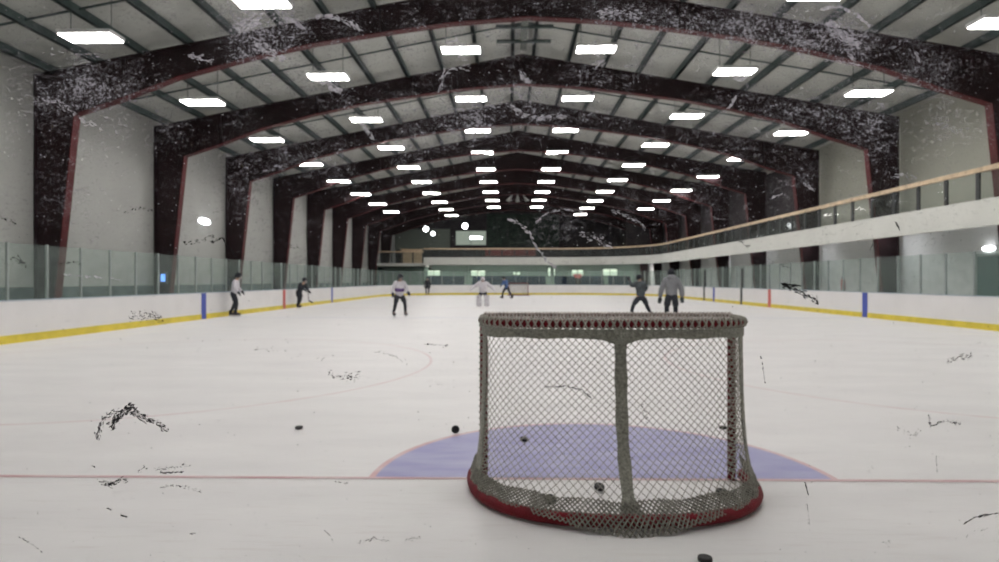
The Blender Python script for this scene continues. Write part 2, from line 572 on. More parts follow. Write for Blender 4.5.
# purlins on the frames
pl = None
us = [0.46 + 1.52 * k for k in range(11)]
for sx in (-1, 1):
    for k, u in enumerate(us):
        x = RX + sx * u
        z = roof_z(x)
        b = MB()
        b.box(-0.06, 0.06, Y0, Y1, -0.25, 0.0)
        b.box(-0.05, 0.09 if sx < 0 else 0.05, Y0, Y1, -0.25, -0.225)
        o = b.build('roof_purlin', M['purlin'])
        o.location = (x, 0, z - 0.012)
        side = 'left' if sx < 0 else 'right'
        tag(o, f'dark green-grey roof purlin, number {k + 1} from the ridge on the {side} slope', 'purlin', 'roof purlins', 'structure')
for k in range(-1, 9):           # light bridging straps across the purlins, one line per bay
    y = FY0 + FS * k + FS * 0.55
    b = MB()
    for sx in (-1, 1):
        e = RX + sx * 15.6
        b.bar((RX, y, RIDGE - 0.12), (e, y, roof_z(e) - 0.12), 0.05, 0.05)
    tag(b.build('roof_strap', M['purlin']), 'thin bridging strap across the purlins in one roof bay', 'strap', 'roof bridging straps', 'structure')

# ------------------------------------------------------------------ high-bay lamps
def make_lamp():
    r = thing('ceiling_lamp', '', 'ceiling lamp')
    h = MB(); h.box(-0.72, 0.72, -0.33, 0.33, 0.02, 0.13, 0.02); h.build('housing', M['lamphouse'], r)
    d = MB(); d.box(-0.68, 0.68, -0.29, 0.29, -0.01, 0.018); d.build('diffuser', M['lamp'], r)
    for sx in (-0.55, 0.55):
        c = MB(); c.tube([(0, 0, 0), (0, 0, 1)], 0.012, 6); c.build('hanger', M['purlin'], r, loc=(sx, 0, 0.13))
    return r
lp = make_lamp()
K = 0.885
colnames = {0: 'outer left row', 1: 'middle left row', 2: 'left row beside the ridge', 3: 'right row beside the ridge', 4: 'middle right row', 5: 'outer right row'}
lampcols = [(-1.726 * 7.35, 7.35), (-0.891 * 8.38, 8.38), (-0.209 * 9.45, 9.45), (0.378 * 9.45, 9.45), (1.085 * 8.5, 8.5), (1.925 * 7.6, 7.6)]
ordn = ['', 'second', 'third', 'fourth', 'fifth', 'sixth', 'seventh', 'eighth', 'ninth', 'tenth', 'eleventh', 'twelfth']
first = True
for c, (X, H) in enumerate(lampcols):
    vis = 0
    for k in range(-3, 9):
        d = (24.66 + FS * k) * K
        if (k == 7 or k == 8) and c in (0, 5):
            continue
        o = lp if first else copy_tree(lp)
        first = False
        o.location = (X * K, d, EYE + H * K)
        for ch in o.children:
            if ch.name.startswith('hanger'):
                ch.scale = (1, 1, roof_z(X * K + ch.location.x) - (EYE + H * K) - 0.14)
        px, py = 509 + 600 * X * K / d, 280 - 600 * H * K / d
        inview = -5 < px < 1005 and py > -3
        if inview:
            vis += 1
            w = 'nearest' if vis == 1 else ordn[vis - 1] + ' nearest'
            o['label'] = f'lit white ceiling lamp, {w} one in the {colnames[c]}'
        else:
            o['label'] = f'lit white ceiling lamp over the near ice, {colnames[c]}'
        o['group'] = 'rectangular ceiling lamps'

# ------------------------------------------------------------------ boards
BH, BT = 1.0, 0.13
boards = thing('dasher_boards', 'white dasher boards with yellow kick plate ringing the ice', 'rink boards', kind='structure')
pr = ring(0.0, 20)
MB().sweep(pr, [(0.0, 0.2), (BT, 0.2), (BT, BH), (0.0, BH)], True).build('board_panel', M['board'], boards)
MB().sweep(pr, [(-0.012, 0.0), (BT, 0.0), (BT, 0.2), (-0.012, 0.2)], True).build('kick_plate', M['yellow'], boards)
MB().sweep(pr, [(-0.015, BH), (BT + 0.01, BH), (BT + 0.01, BH + 0.03), (-0.015, BH + 0.03)], True).build('cap_rail', M['cap'], boards)
def stripe(x, y, w, m, name, z1=BH):
    s = 1 if x < 0 else -1
    xa, xb = sorted((x + s * 0.0, x + s * 0.016))
    MB().box(xa, xb, y - w / 2, y + w / 2, 0.005, z1).build(name, m, boards)
for x, ya, yb, yc in ((BXL, 23.0, 31.3, 39.8), (BXR, 24.5, 33.4, 42.4)):
    stripe(x, ya, 0.34, M['blue'], 'blue_stripe')
    stripe(x, yb, 0.34, M['red'], 'red_stripe')
    stripe(x, yc, 0.34, M['blue'], 'blue_stripe')
for y in (44.5, 37.4):           # dark gate posts on the bench side
    g = MB()
    g.box(BXR - 0.03, BXR + 0.06, y - 0.14, y + 0.14, 0.0, BH + 0.02)
    g.box(BXR + 0.0, BXR + 0.10, y - 0.08, y + 0.08, BH, 2.25)
    g.build('gate_post', M['rail_post'], boards)

# glass panes standing on the boards: one prototype, copied round the ring
def make_pane(w, h=1.36):
    p = MB().box(-w / 2 + 0.024, w / 2 - 0.024, -0.006, 0.006, 0.0, h).build('glass_pane', M['glass'])
    s = MB()
    s.box(-0.022, 0.022, -0.03, 0.03, 0.0, h + 0.02)
    s.build('support_post', M['alu'], p, loc=(-w / 2, 0, 0))
    return p
def place_panes(proto, pts, label, group):
    for i, (x, y, a) in enumerate(pts):
        o = proto[0] if not proto[1] else copy_tree(proto[0])
        proto[1] = True
        o.location = (x, y, BH + 0.03)
        o.rotation_euler = (0, 0, a)
        tag(o, label, 'glass pane', group)
PW = 1.22
proto = [make_pane(PW), False]
off = BT * 0.5
nstr = int((BY1 - 2 * BR - BY0 + 0.0) / PW)
ys = [BY0 + BR + PW * (i + 0.5) for i in range(nstr)]
place_panes(proto, [(BXL - off, y, PI / 2) for y in ys if y > 9.2], 'clear rink glass pane on the long left boards', 'glass panes on the left boards')
place_panes(proto, [(BXR + off, y, PI / 2) for y in ys if y > 9.2], 'clear rink glass pane on the long right boards', 'glass panes on the right boards')
xs = [BXL + BR + 0.33 + PW * (i + 0.5) for i in range(int((BXR - BXL - 2 * BR) / PW))]
place_panes(proto, [(x, BY1 + off, 0) for x in xs], 'clear rink glass pane on the far end boards', 'glass panes on the far end boards')
for cx, a0, lab, grp in ((BXL + BR, PI / 2, 'clear rink glass pane in the far left corner', 'glass panes in the far left corner'),
                         (BXR - BR, 0.0, 'clear rink glass pane in the far right corner', 'glass panes in the far right corner')):
    m_ = 11
    pts = []
    for i in range(m_):
        a = a0 + PI / 2 * (i + 0.5) / m_
        r = BR + off
        pts.append((cx + r * math.cos(a), BY1 - BR + r * math.sin(a), a + PI / 2))
    place_panes(proto, pts, lab, grp)

# ------------------------------------------------------------------ balcony
XB = 14.9
YB = 66.6
RB = 9.5
front = [(XB, y) for y in (4.0, 10, 20, 30, 40, 50)]
cx, cy = XB - RB, YB - RB
front += [(cx + RB * math.cos(a), cy + RB * math.sin(a)) for a in [PI / 2 * i / 14 for i in range(15)]]
front += [(0.0, YB), (-9.5, YB)]
balc = thing('balcony', 'long white balcony curving along the right side and far end', 'balcony', kind='structure')
b = MB()
b.sweep(front, [(0.0, 3.2), (0.16, 3.2), (0.16, 4.05), (0.0, 4.05)])
b.build('fascia', M['fascia'], balc)
# slab behind the fascia
b = MB()
outer = []
for x, y in front:
    if y <= cy:
        outer.append((XR - 0.02, y))
    elif x > cx:
        t = math.atan2(y - cy, x - cx) / (PI / 2)
        outer.append((XR - 0.02, cy + (Y1 - 0.02 - cy) * min(1, t * 2)) if t < 0.5 else (XR - 0.02 + (cx - XR + 0.02) * (t - 0.5) * 2, Y1 - 0.02))
    else:
        outer.append((x, Y1 - 0.02))
m_ = len(front)
inn = [(x - 0.0, y) for x, y in front]
vs = [(x, y, z) for z in (3.62, 3.92) for x, y in inn] + [(x, y, z) for z in (3.62, 3.92) for x, y in outer]
fs = []
for i in range(m_ - 1):
    fs += [(i, i + 1, 2 * m_ + i + 1, 2 * m_ + i), (m_ + i, 3 * m_ + i, 3 * m_ + i + 1, m_ + i + 1)]
fs += [(0, m_, 3 * m_, 2 * m_), (m_ - 1, 3 * m_ - 1, 4 * m_ - 1, 2 * m_ - 1)]
b.add(vs, fs)
b.build('slab', M['fascia'], balc)
# wider-spaced railing
def resample(path, step):
    P = [Vector(p) for p in path]
    out, acc = [P[0].copy()], 0.0
    for i in range(len(P) - 1):
        L = (P[i + 1] - P[i]).length
        t = step - acc
        while t <= L:
            out.append(P[i].lerp(P[i + 1], t / L))
            t += step
        acc = (acc + L) % step
    return out
def railing(path, zf, zr, label, loc_off=0.08, step=1.4):
    r = thing('balcony_railing', label, 'railing')
    MB().sweep(path, [(loc_off - 0.07, zr - 0.09), (loc_off + 0.07, zr - 0.09), (loc_off + 0.07, zr + 0.06), (loc_off - 0.07, zr + 0.06)]).build('handrail', M['wood'], r)
    MB().sweep(path, [(loc_off - 0.006, zf + 0.06), (loc_off + 0.006, zf + 0.06), (loc_off + 0.006, zr - 0.095), (loc_off - 0.006, zr - 0.095)]).build('glass_infill', M['glassclear'], r)
    pts = resample(path, step)
    for i, p in enumerate(pts):
        q = pts[min(i + 1, len(pts) - 1)] - pts[max(i - 1, 0)]
        a = math.atan2(q.y, q.x)
        o = MB().box(-0.07, 0.07, -0.03, 0.03, 0, zr - 0.09 - zf).build('rail_post', M['rail_post'], r)
        nrm = Vector((math.sin(a), -math.cos(a)))
        o.location = (p.x + nrm.x * loc_off, p.y + nrm.y * loc_off, zf)
        o.rotation_euler = (0, 0, a)
    return r
railing(front, 4.05, 5.02, 'long oak-topped balcony railing curving round the right side and far end')
# the separate balcony in the far left corner
YC = 67.2
front2 = [(-9.6, YC), (XL + 0.05, YC)]
b2 = thing('corner_balcony', 'small thin-edged balcony in the far left corner', 'balcony', kind='structure')
MB().box(XL + 0.02, -9.6, YC, Y1 - 0.02, 3.1, 3.42).build('slab', M['fascia'], b2)
railing(front2, 3.42, 4.72, 'short oak-topped railing of the small far left corner balcony', 0.08, 1.2)
b = MB(); b.box(-12.2, -9.9, YC + 0.6, YC + 0.9, 3.42, 5.0, 0.02)
o = thing('wooden_counter', 'orange-brown wooden counter on the far left corner balcony', 'counter')
b.build('front_panel', M['wood'], o)
MB().box(-12.3, -9.8, YC + 0.45, YC + 1.2, 5.0, 5.06, 0.01).build('counter_top', M['wood'], o)
for sx in (-12.2, -10.0):
    MB().box(sx, sx + 0.08, YC + 0.9, YC + 1.15, 3.42, 5.0).build('side_panel', M['wood'], o)

b = MB(); b.box(XR - 0.022, XR - 0.004, Y0 + 0.02, Y1 - 0.02, -0.02, 3.6)
tag(b.build('wall_right_lower', M['whitewall']), 'white painted lower wall beneath the right balcony', 'wall', kind='structure')
# lower walls of the lobby beneath the balcony
YW = 74.0
b = MB(); b.box(-9.6, XR, YW, YW + 0.15, -0.03, 3.6)
tag(b.build('wall_lobby', M['palegreen']), 'pale green lobby wall beneath the far balcony', 'wall', kind='structure')
b = MB(); b.box(XL, -9.6, 71.0, 71.15, -0.03, 3.1)
tag(b.build('wall_lobby_left', M['palegreen']), 'pale green wall beneath the far left corner balcony', 'wall', kind='structure')
def window(nm, px0, px1, py0, py1, Y, m, lab, bars=1, depth=0.05):
    p, q = at(px0, py1, Y), at(px1, py0, Y)
    r = thing(nm, lab, 'window', kind='structure')
    MB().box(p.x, q.x, Y - depth * 0.4, Y - depth * 0.2, p.z, q.z).build('pane', m, r)
    f = MB()
    w = 0.07
    f.box(p.x - w, p.x, Y - depth, Y, p.z - w, q.z + w); f.box(q.x, q.x + w, Y - depth, Y, p.z - w, q.z + w)
    f.box(p.x, q.x, Y - depth, Y, p.z - w, p.z); f.box(p.x, q.x, Y - depth, Y, q.z, q.z + w)
    for i in range(1, bars + 1):
        x = p.x + (q.x - p.x) * i / (bars + 1)
        f.box(x - 0.03, x + 0.03, Y - depth, Y, p.z, q.z)
    f.build('frame', M['rail_post'], r)
    return r
for i, (a, c, t, u, lab) in enumerate([(428, 440, 270.5, 275.5, 'dim lit lobby window under the far balcony, near the corner balcony'),
                                       (471, 485, 270.5, 276, 'bright lit lobby window under the far balcony, above the goalie'),
                                       (513, 520, 272, 275, 'small lit lobby window above the far goal'),
                                       (548, 555, 268, 276, 'narrow tall lit lobby window under the far balcony'),
                                       (572, 583, 270, 276, 'lit lobby window behind the red cabinet'),
                                       (603, 617, 269, 275.5, 'lit lobby window right of the red cabinet, under the far balcony')]):
    window(f'window_{i + 1}', a, c, t, u, YW, M['litwin'], lab)
# tall windows and lit room on the end wall
window('window_7', 487, 559, 214, 247, Y1 - 0.02, M['darkgreen'], 'tall dark green window wall above the far balcony', 6, 0.12)
window('window_8', 456, 486, 231, 245, Y1 - 0.02, M['litroom'], 'wide lit room window high on the far end wall', 1, 0.12)
p, q = at(366, 250, Y1 - 0.1), at(450, 229, Y1 - 0.1)
b = MB(); b.box(p.x, q.x, Y1 - 0.12, Y1 - 0.02, p.z, q.z)
tag(b.build('wall_far_gallery', mat('grey_green_gallery', (0.15, 0.17, 0.145), 0.8)), 'grey-green gallery wall above the far left corner balcony', 'wall', kind='structure')
o = thing('strip_lamp', 'bright strip lamp in the lit window of the far end wall', 'lamp')
p, q = at(470, 239, Y1 - 0.4), at(482, 236.5, Y1 - 0.4)
MB().box(p.x, q.x, Y1 - 0.36, Y1 - 0.14, p.z, q.z).build('tube_cover', M['globe'], o)
MB().box(p.x - 0.05, q.x + 0.05, Y1 - 0.38, Y1 - 0.12, q.z, q.z + 0.1).build('housing', M['lamphouse'], o)
# dark upper cladding behind the balcony on the right, beyond the third frame
b = MB(); b.box(XR - 0.06, XR - 0.005, 33.5, Y1 - 0.05, 3.93, roof_z(XR) - 0.3)
tag(b.build('wall_right_upper', M['dark']), 'dark upper wall cladding behind the far part of the right balcony', 'wall', kind='structure')
b = MB(); b.box(13.0, XR - 0.02, 67.0, 67.2, 3.93, 9.0)
b.build('wall_press_box', M['dark']); tag(bpy.data.objects['wall_press_box'], 'dark partition closing the far right of the balcony', 'wall', kind='structure')

# globes hanging in the far gallery
for (px, py, r, lab) in ((426, 229, 0.33, 'round white globe lamp, leftmost of the far pair of globes'), (433, 233.5, 0.26, 'smaller round globe lamp close to the left globe at the far end'), (465, 226, 0.36, 'round white globe lamp above the far lit window')):
    Y = 76.5
    c = at(px, py, Y)
    o = thing('globe_lamp', lab, 'lamp', c, group='globe lamps over the far balcony')
    MB().ell((0, 0, 0), r, r, r, 16, 10).build('globe', M['globe'], o, smooth=True)
    MB().tube([(0, 0, r * 0.95), (0, 0, roof_z(c.x) - c.z - 0.02)], 0.025, 6).build('ceiling_stem', M['rail_post'], o)
# red seats behind the far railing
p, q = at(485, 256, YB + 1.6), at(536, 249, YB + 1.6)
o = thing('bench_seat', 'dark red padded bench behind the far balcony railing', 'bench', ((p.x + q.x) / 2, YB + 1.9, 3.92))
hw = (q.x - p.x) / 2
MB().box(-hw, hw, -0.3, 0.3, 0.38, 0.48, 0.02).build('seat', M['redseat'], o)
MB().box(-hw, hw, 0.22, 0.32, 0.48, 1.15, 0.02).build('backrest', M['redseat'], o)
for sx in (-hw + 0.2, 0, hw - 0.2):
    MB().box(sx - 0.04, sx + 0.04, -0.25, 0.25, 0.0, 0.38).build('leg', M['rail_post'], o)

# bleachers in the lobby: navy
def bleacher(x, w, lab):
    o = thing('bleacher', lab, 'bleacher', (x, 69.0, -0.03), group='navy bleachers behind the far glass')
    for t in range(3):
        MB().box(-w / 2, w / 2, t * 0.7, t * 0.7 + 0.35, 0.5 + 0.45 * t, 0.56 + 0.45 * t).build('seat_plank', M['navy'], o)
        MB().box(-w / 2, w / 2, t * 0.7 + 0.36, t * 0.7 + 0.42, 0.3 + 0.45 * t, 1.12 + 0.45 * t).build('back_panel', M['navy'], o)
    for sx in (-w / 2 + 0.1, w / 2 - 0.1):
        f = MB()
        for t in range(3):
            f.box(sx - 0.04, sx + 0.04, t * 0.7 + 0.1, t * 0.7 + 0.2, 0.0, 0.5 + 0.45 * t)
        f.build('side_frame', M['rail_post'], o)
for px, w, lab in ((445, 4.2, 'navy tiered bleacher behind the far glass, left of the white pillar'), (509, 8.6, 'long navy tiered bleacher behind the far goal'), (566, 2.4, 'short navy tiered bleacher beside the white pillars'),
                   (594, 2.6, 'navy tiered bleacher between the red cabinet and the window'), (622, 2.6, 'navy tiered bleacher at the right end of the far glass')):
    bleacher(at(px, 280, 69.0).x, w, lab)
for px, lab in ((467, 'white square pillar under the far balcony, left of the far goal'), (552, 'white square pillar under the far balcony, right of the far goal')):
    x = at(px, 280, 68.0).x
    b = MB(); b.box(x - 0.2, x + 0.2, 67.6, 68.0, -0.03, 3.62)
    tag(b.build('pillar', M['palegreen']), lab, 'pillar', kind='structure')
c = at(579, 283, 71.5)
o = thing('vending_cabinet', 'red-topped dark cabinet against the lobby wall', 'cabinet', (c.x, 73.2, -0.03))
MB().box(-0.5, 0.5, -0.4, 0.4, 0, 1.8, 0.03).build('body', M['rail_post'], o)
MB().box(-0.5, 0.5, -0.42, 0.4, 1.8, 2.3, 0.03).build('header', M['red'], o)
# teal door leaves under the corner balcony and dark glazing beside it
for i, (a, c, m_, lab) in enumerate(((352, 382, 'teal', 'dark teal double door beneath the far left corner balcony'), (384, 423, 'palegreen', 'wide pale green shutter door beneath the corner balcony'))):
    p, q = at(a, 280, 70.95), at(c, 268, 70.95)
    r = thing(f'door_{i + 1}', lab, 'door', kind='structure')
    k = 4
    for j in range(k):
        x0 = p.x + (q.x - p.x) * j / k
        x1 = p.x + (q.x - p.x) * (j + 1) / k
        MB().box(x0 + 0.03, x1 - 0.03, 70.88, 70.94, -0.02, q.z, 0.01).build('door_panel', M[m_], r)
    f = MB(); f.box(p.x, q.x, 70.86, 70.95, q.z, q.z + 0.1); f.box(p.x - 0.06, p.x, 70.86, 70.95, -0.02, q.z + 0.1); f.box(q.x, q.x + 0.06, 70.86, 70.95, -0.02, q.z + 0.1)
    f.build('door_frame', M['rail_post'], r)
for px, lab in ((440, 'unseen lamp added to light the lobby, near the corner balcony'), (478, 'unseen lamp added to light the lobby, behind the goalie'), (515, 'unseen lamp added to light the lobby, above the far goal'),
                (553, 'unseen lamp added to light the lobby, by the right pillar'), (595, 'unseen lamp added to light the lobby, right of the red cabinet'), (640, 'unseen lamp added to light the lobby, behind the slate jersey')):
    c = at(px, 270, 70.5)  # hidden behind the fascia, added to brighten the lobby
    o = thing('added_lobby_lamp', lab, 'ceiling lamp', (c.x, 70.5, 3.5), group='unseen lamps added to light the lobby')
    MB().box(-0.9, 0.9, -0.3, 0.3, 0.03, 0.12, 0.01).build('ceiling_housing', M['lamphouse'], o)
    MB().box(-0.85, 0.85, -0.25, 0.25, 0.0, 0.03).build('diffuser', M['lamp'], o)
for k_, y in enumerate((18.0, 25.5, 32.5, 39.5, 46.5)):  # unseen lamps added to brighten the wall under the right balcony
    o = thing('added_underside_lamp', ['unseen lamp added under the right balcony beside the teal door', 'unseen lamp added under the right balcony, second from the near end', 'unseen lamp added under the middle of the right balcony',
              'unseen lamp added under the right balcony, second from the far corner', 'unseen lamp added under the right balcony nearest the far corner'][k_], 'ceiling lamp', (15.9, y, 3.56), group='unseen lamps added under the right balcony')
    MB().box(-0.2, 0.2, -0.65, 0.65, 0.02, 0.055, 0.01).build('ceiling_housing', M['lamphouse'], o)
    MB().box(-0.17, 0.17, -0.6, 0.6, 0.0, 0.02).build('diffuser', M['globe'], o)
# door on the right wall under the balcony
r = thing('door_3', 'dark teal double door on the right wall under the balcony', 'door', kind='structure')
for a, c in ((19.9, 20.85), (20.95, 21.9)):
    d = MB().box(XR - 0.09, XR - 0.03, a, c, -0.02, 2.35, 0.01).build('door_leaf', M['teal'], r)
MB().box(XR - 0.14, XR - 0.09, 20.78, 20.82, 0.95, 1.15).build('handle', M['steel'], r)
f = MB(); f.box(XR - 0.1, XR, 19.8, 19.9, -0.02, 2.45); f.box(XR - 0.1, XR, 21.9, 22.0, -0.02, 2.45); f.box(XR - 0.1, XR, 19.8, 22.0, 2.35, 2.45)
f.build('door_frame', M['alu'], r)
def wall_glow(x, y, z, sx, w, h, lab):
    o = thing('wall_glow', lab, 'lamp', (x, y, z))
    a, c = sorted((0.0, sx * 0.05)); MB().box(a, c, -w / 2, w / 2, -h / 2, h / 2, 0.01).build('back_plate', M['lamphouse'], o)
    b = MB(); b.ell((sx * 0.05, 0, 0), 0.12, w * 0.46, h * 0.45); b.build('lens', M['globe'], o, smooth=True)
wall_glow(XR - 0.005, 21.4, 2.62, -1, 0.62, 0.2, 'glowing oval standing in for a lamp reflection above the right teal door')  # a lamp's reflection built as a glowing oval, no lamp hangs here
wall_glow(XL + 0.005, 30.3, 4.5, 1, 1.3, 0.36, 'bright white lamp on the left wall between two frames')
# small blue screen on the second left column
o = thing('monitor', 'small blue-lit screen on the second maroon column at left', 'screen', (RX - 15.62, 25.9, 1.35))
MB().box(-0.14, 0.24, -0.24, -0.16, 0, 0.5, 0.01).build('housing', M['rail_post'], o)
MB().box(0.0, 0.19, -0.25, -0.241, 0.1, 0.42).build('screen', M['screen'], o)
MB().box(-0.02, 0.1, -0.16, -0.012, 0.2, 0.3).build('wall_mount', M['rail_post'], o)
# red extinguisher by the right boards
c = at(838, 287, 24.6)
o = thing('fire_extinguisher', 'red fire extinguisher on the right wall beneath the balcony', 'extinguisher', (XR - 0.14, 30.5, 1.0))
MB().lathe([(0.02, 0), (0.09, 0.01), (0.09, 0.5), (0.05, 0.58), (0.03, 0.6)], n=14).build('cylinder', M['red'], o, smooth=True)
MB().box(-0.03, 0.03, -0.02, 0.08, 0.6, 0.68, 0.01).build('valve', M['black'], o)
MB().box(0.09, 0.14, -0.06, 0.06, 0.1, 0.4).build('wall_mount', M['steel'], o)
# pale three-horn loudspeaker cluster under the far ridge
c = at(517.5, 197.5, 57.6)
o = thing('loudspeaker_cluster', 'pale cluster of three loudspeakers under the far ridge', 'loudspeaker', c)
o.scale = (0.62, 0.62, 0.5)
hornm = mat('grey_horn', (0.16, 0.16, 0.155), 0.6)
MB().tube([(0, 0, 0.5), (0, 0, (roof_z(c.x) - c.z - 0.02) / 0.5)], 0.04, 6).build('hanger', M['rail_post'], o)
for a in (-0.6, 0, 0.6):
    h = MB(); h.lathe([(0.1, 0.5), (0.14, 0.2), (0.32, -0.75), (0.34, -0.8)], n=14)
    q = h.build('horn', hornm, o, smooth=True)
    q.location = (1.15 * a * 1.6, 0, 0); q.rotation_euler = (0.3, -a * 0.9, 0)
# cross bracing at the ridge between the first two frames
o = thing('ridge_bracing', 'grey-green cross bracing under the ridge between the first two frames', 'bracing', (0.6, 0, 0), kind='structure')
zr_ = RIDGE - 0.36
for y in (22.9, 24.3):
    MB().bar((-1.1, y, zr_ - 0.02), (1.1, y, zr_ - 0.02), 0.10, 0.12).build('cross_bar', M['purlin'], o)
MB().bar((0.0, 20.6, zr_ + 0.02), (0.0, 25.2, zr_ + 0.02), 0.26, 0.10).build('spine_bar', mat('brace_grey', (0.12, 0.135, 0.12), 0.6), o)

# ------------------------------------------------------------------ the goals
def superD(a, bb, e, N):
    pts = []
    raw = []
    for i in range(400 + 1):
        t = PI * i / 400
        c, s = math.cos(t), math.sin(t)
        raw.append(Vector((-a * math.copysign(abs(c) ** (2 / e), c), bb * abs(s) ** (2 / e))))
    L = [0]
    for i in range(400):
        L.append(L[-1] + (raw[i + 1] - raw[i]).length)
    j = 0
    for k in range(N):
        tgt = L[-1] * k / (N - 1)
        while j < 399 and L[j + 1] < tgt:
            j += 1
        f = (tgt - L[j]) / max(1e-9, L[j + 1] - L[j])
        pts.append(raw[j].lerp(raw[j + 1], min(1, f)))
    return pts

def make_goal(name, label, fine=True):
    """local: u = x, goal line on y = 0, back of the goal towards -y"""
    r = thing(name, label, 'hockey goal')
    PH, PX = 1.22, 0.93
    N = 129
    T = superD(0.93, 0.52, 3.6, N)
    B = superD(1.01, 0.90, 2.5, N)
    Tm = [(p.x, -p.y) for p in T]
    Bm = [(p.x, -p.y) for p in B]
    # red frame
    for sx in (-1, 1):
        MB().tube([(sx * PX, 0, 0.0), (sx * PX, 0, PH)], 0.030, 12).build('post', M['goalred'], r, smooth=True)
    MB().tube([(-PX, 0, PH), (PX, 0, PH)], 0.030, 12).build('crossbar', M['goalred'], r, smooth=True)
    MB().tube([(x, y, PH - 0.015) for x, y in Tm[::2]], 0.028, 10).build('top_bar', M['goalred'], r, smooth=True)
    MB().tube([(x, y, 0.042) for x, y in Bm[::2]], 0.042, 10).build('base_bar', M['goalred'], r, smooth=True)
    # netting surface
    def surf(k, s):
        w = 0.22 * s + 0.78 * s ** 4.5
        i = min(N - 1.001, max(0, k)); i0 = int(i); f = i - i0
        tx = Tm[i0][0] * (1 - f) + Tm[i0 + 1][0] * f; ty = Tm[i0][1] * (1 - f) + Tm[i0 + 1][1] * f
        bx = Bm[i0][0] * (1 - f) + Bm[i0 + 1][0] * f; by = Bm[i0][1] * (1 - f) + Bm[i0 + 1][1] * f
        z = (PH - 0.02) * (1 - s) + 0.05 * s
        return Vector((tx * (1 - w) + bx * w, ty * (1 - w) + by * w, z))
    NC, MR = (52, 23) if fine else (30, 14)
    cr = 0.0025 if fine else 0.006
    def fanned(j, i):
        # rows sag towards the sides: the mesh is pulled up in the middle
        s = j / MR
        t = abs(i / NC - 0.5) * 2
        s = s + 0.035 * math.sin(PI * s) * (t ** 2) * 1.5
        return surf(i / NC * (N - 1), min(1, s)) + Vector((0, random.uniform(-.002, .002), 0))
    net = MB()
    cache = {}
    def nodept(j, i):
        if (j, i) not in cache:
            cache[(j, i)] = fanned(j, i)
        return cache[(j, i)]
    for st in range(-2 * MR, NC + 1, 1):
        for sg in (1, -1):
            pts = []
            for j in range(MR + 1):
                i = st + j if sg > 0 else st + MR - j
                if 0 <= i <= NC:
                    pts.append(nodept(j, i))
            if len(pts) >= 2:
                net.tube(pts, cr, 4, caps=False)
    net.build('netting', M['cord'], r, fix=False)
    # roof netting between crossbar and top bar
    top = MB()
    NT, MT = (60, 9) if fine else (24, 4)
    def tp(j, i):
        k = i / NT * (N - 1)
        x, y = Tm[min(N - 1, int(k))]
        f = j / MT
        return Vector((x * (0.985) , y * f, PH + 0.012 - 0.02 * math.sin(PI * f)))
    for st in range(-MT, NC + MT):
        for sg in (1, -1):
            pts = [tp(j, (st + j if sg > 0 else st + MT - j)) for j in range(MT + 1) if 0 <= (st + j if sg > 0 else st + MT - j) <= NT]
            if len(pts) >= 2:
                top.tube(pts, cr * 1.25, 4, caps=False)
    top.build('top_netting', M['topcord'], r, fix=False)
    if not fine:
        return r
    # lacing wound on the top bar and posts
    lac = MB()
    path = [Vector((x, y, PH - 0.015)) for x, y in Tm]
    for ph in (0, PI):
        for sg in (1, -1):
            pts = []
            turns = 27
            for q in range(turns * 8 + 1):
                k = q / (turns * 8) * (N - 1.001)
                i0 = int(k); f = k - i0
                p = path[i0].lerp(path[i0 + 1], f)
                d = (path[i0 + 1] - path[i0]).normalized()
                nn = Vector((d.y, -d.x, 0))
                a = ph + sg * 2 * PI * q / 8
                pts.append(p + nn * math.cos(a) * 0.034 + Vector((0, 0, 1)) * math.sin(a) * 0.034)
            lac.tube(pts, 0.0062, 5, caps=False)
    lac.build('top_lacing', M['cord'], r, fix=False)
    for sx in (-1, 1):
        pl_ = MB()
        for sg in (1, -1):
            pts = []
            for q in range(24 * 8 + 1):
                z = 0.06 + (PH - 0.1) * q / (24 * 8)
                a = sg * 2 * PI * q / 8
                pts.append((sx * PX + math.cos(a) * 0.034, -0.012 + math.sin(a) * 0.034, z))
            pl_.tube(pts, 0.0055, 4, caps=False)
        pl_.build('post_lacing', M['cord'], r, fix=False)
    # doubled netting hem under the top bar, scalloped down at the centre strap
    hem = MB()
    aa, bb = [], []
    for k in range(0, N):
        t = k / (N - 1) - 0.5
        drop = 0.062 + 0.05 * math.exp(-(t / 0.035) ** 2) + 0.004 * math.sin(k * 0.37) + 0.02 * max(0, abs(t) * 2 - 0.75)
        s0 = 0.030 / 1.15
        p = surf(k, s0); q = surf(k, s0 + drop / 1.15)
        nrm = Vector((p.x * 0.3, p.y, 0)).normalized()
        aa.append(p + nrm * 0.008); bb.append(q + nrm * 0.006)
    hem.strip(aa, bb)
    o = hem.build('hem', M['canvas'], r, fix=False)
    sol = o.modifiers.new('thick', 'SOLIDIFY'); sol.thickness = 0.006
    # centre strap, follows the net from the top bar to the base
    st_ = MB()
    a_, b_ = [], []
    for j in range(25):
        s = 0.02 + 0.97 * j / 24
        w = 0.040 + 0.003 * math.sin(j * 1.1) + (0.02 if j > 22 else 0)
        p = surf((N - 1) / 2, s)
        a_.append(p + Vector((-w, -0.010, 0))); b_.append(p + Vector((w, -0.010, 0)))
    st_.strip(a_, b_)
    o = st_.build('centre_strap', M['canvas'], r, fix=False)
    sol = o.modifiers.new('thick', 'SOLIDIFY'); sol.thickness = 0.010
    # crossbar lacing
    cl_ = MB()
    for sg in (1, -1):
        for ph in (0, PI):
            pts = []
            for q in range(34 * 8 + 1):
                x = -PX + 2 * PX * q / (34 * 8)
                a = ph + sg * 2 * PI * q / 8
                pts.append((x, math.cos(a) * 0.035, PH + math.sin(a) * 0.035))
            cl_.tube(pts, 0.0065, 5, caps=False)
    cl_.build('crossbar_lacing', M['topcord'], r, fix=False)
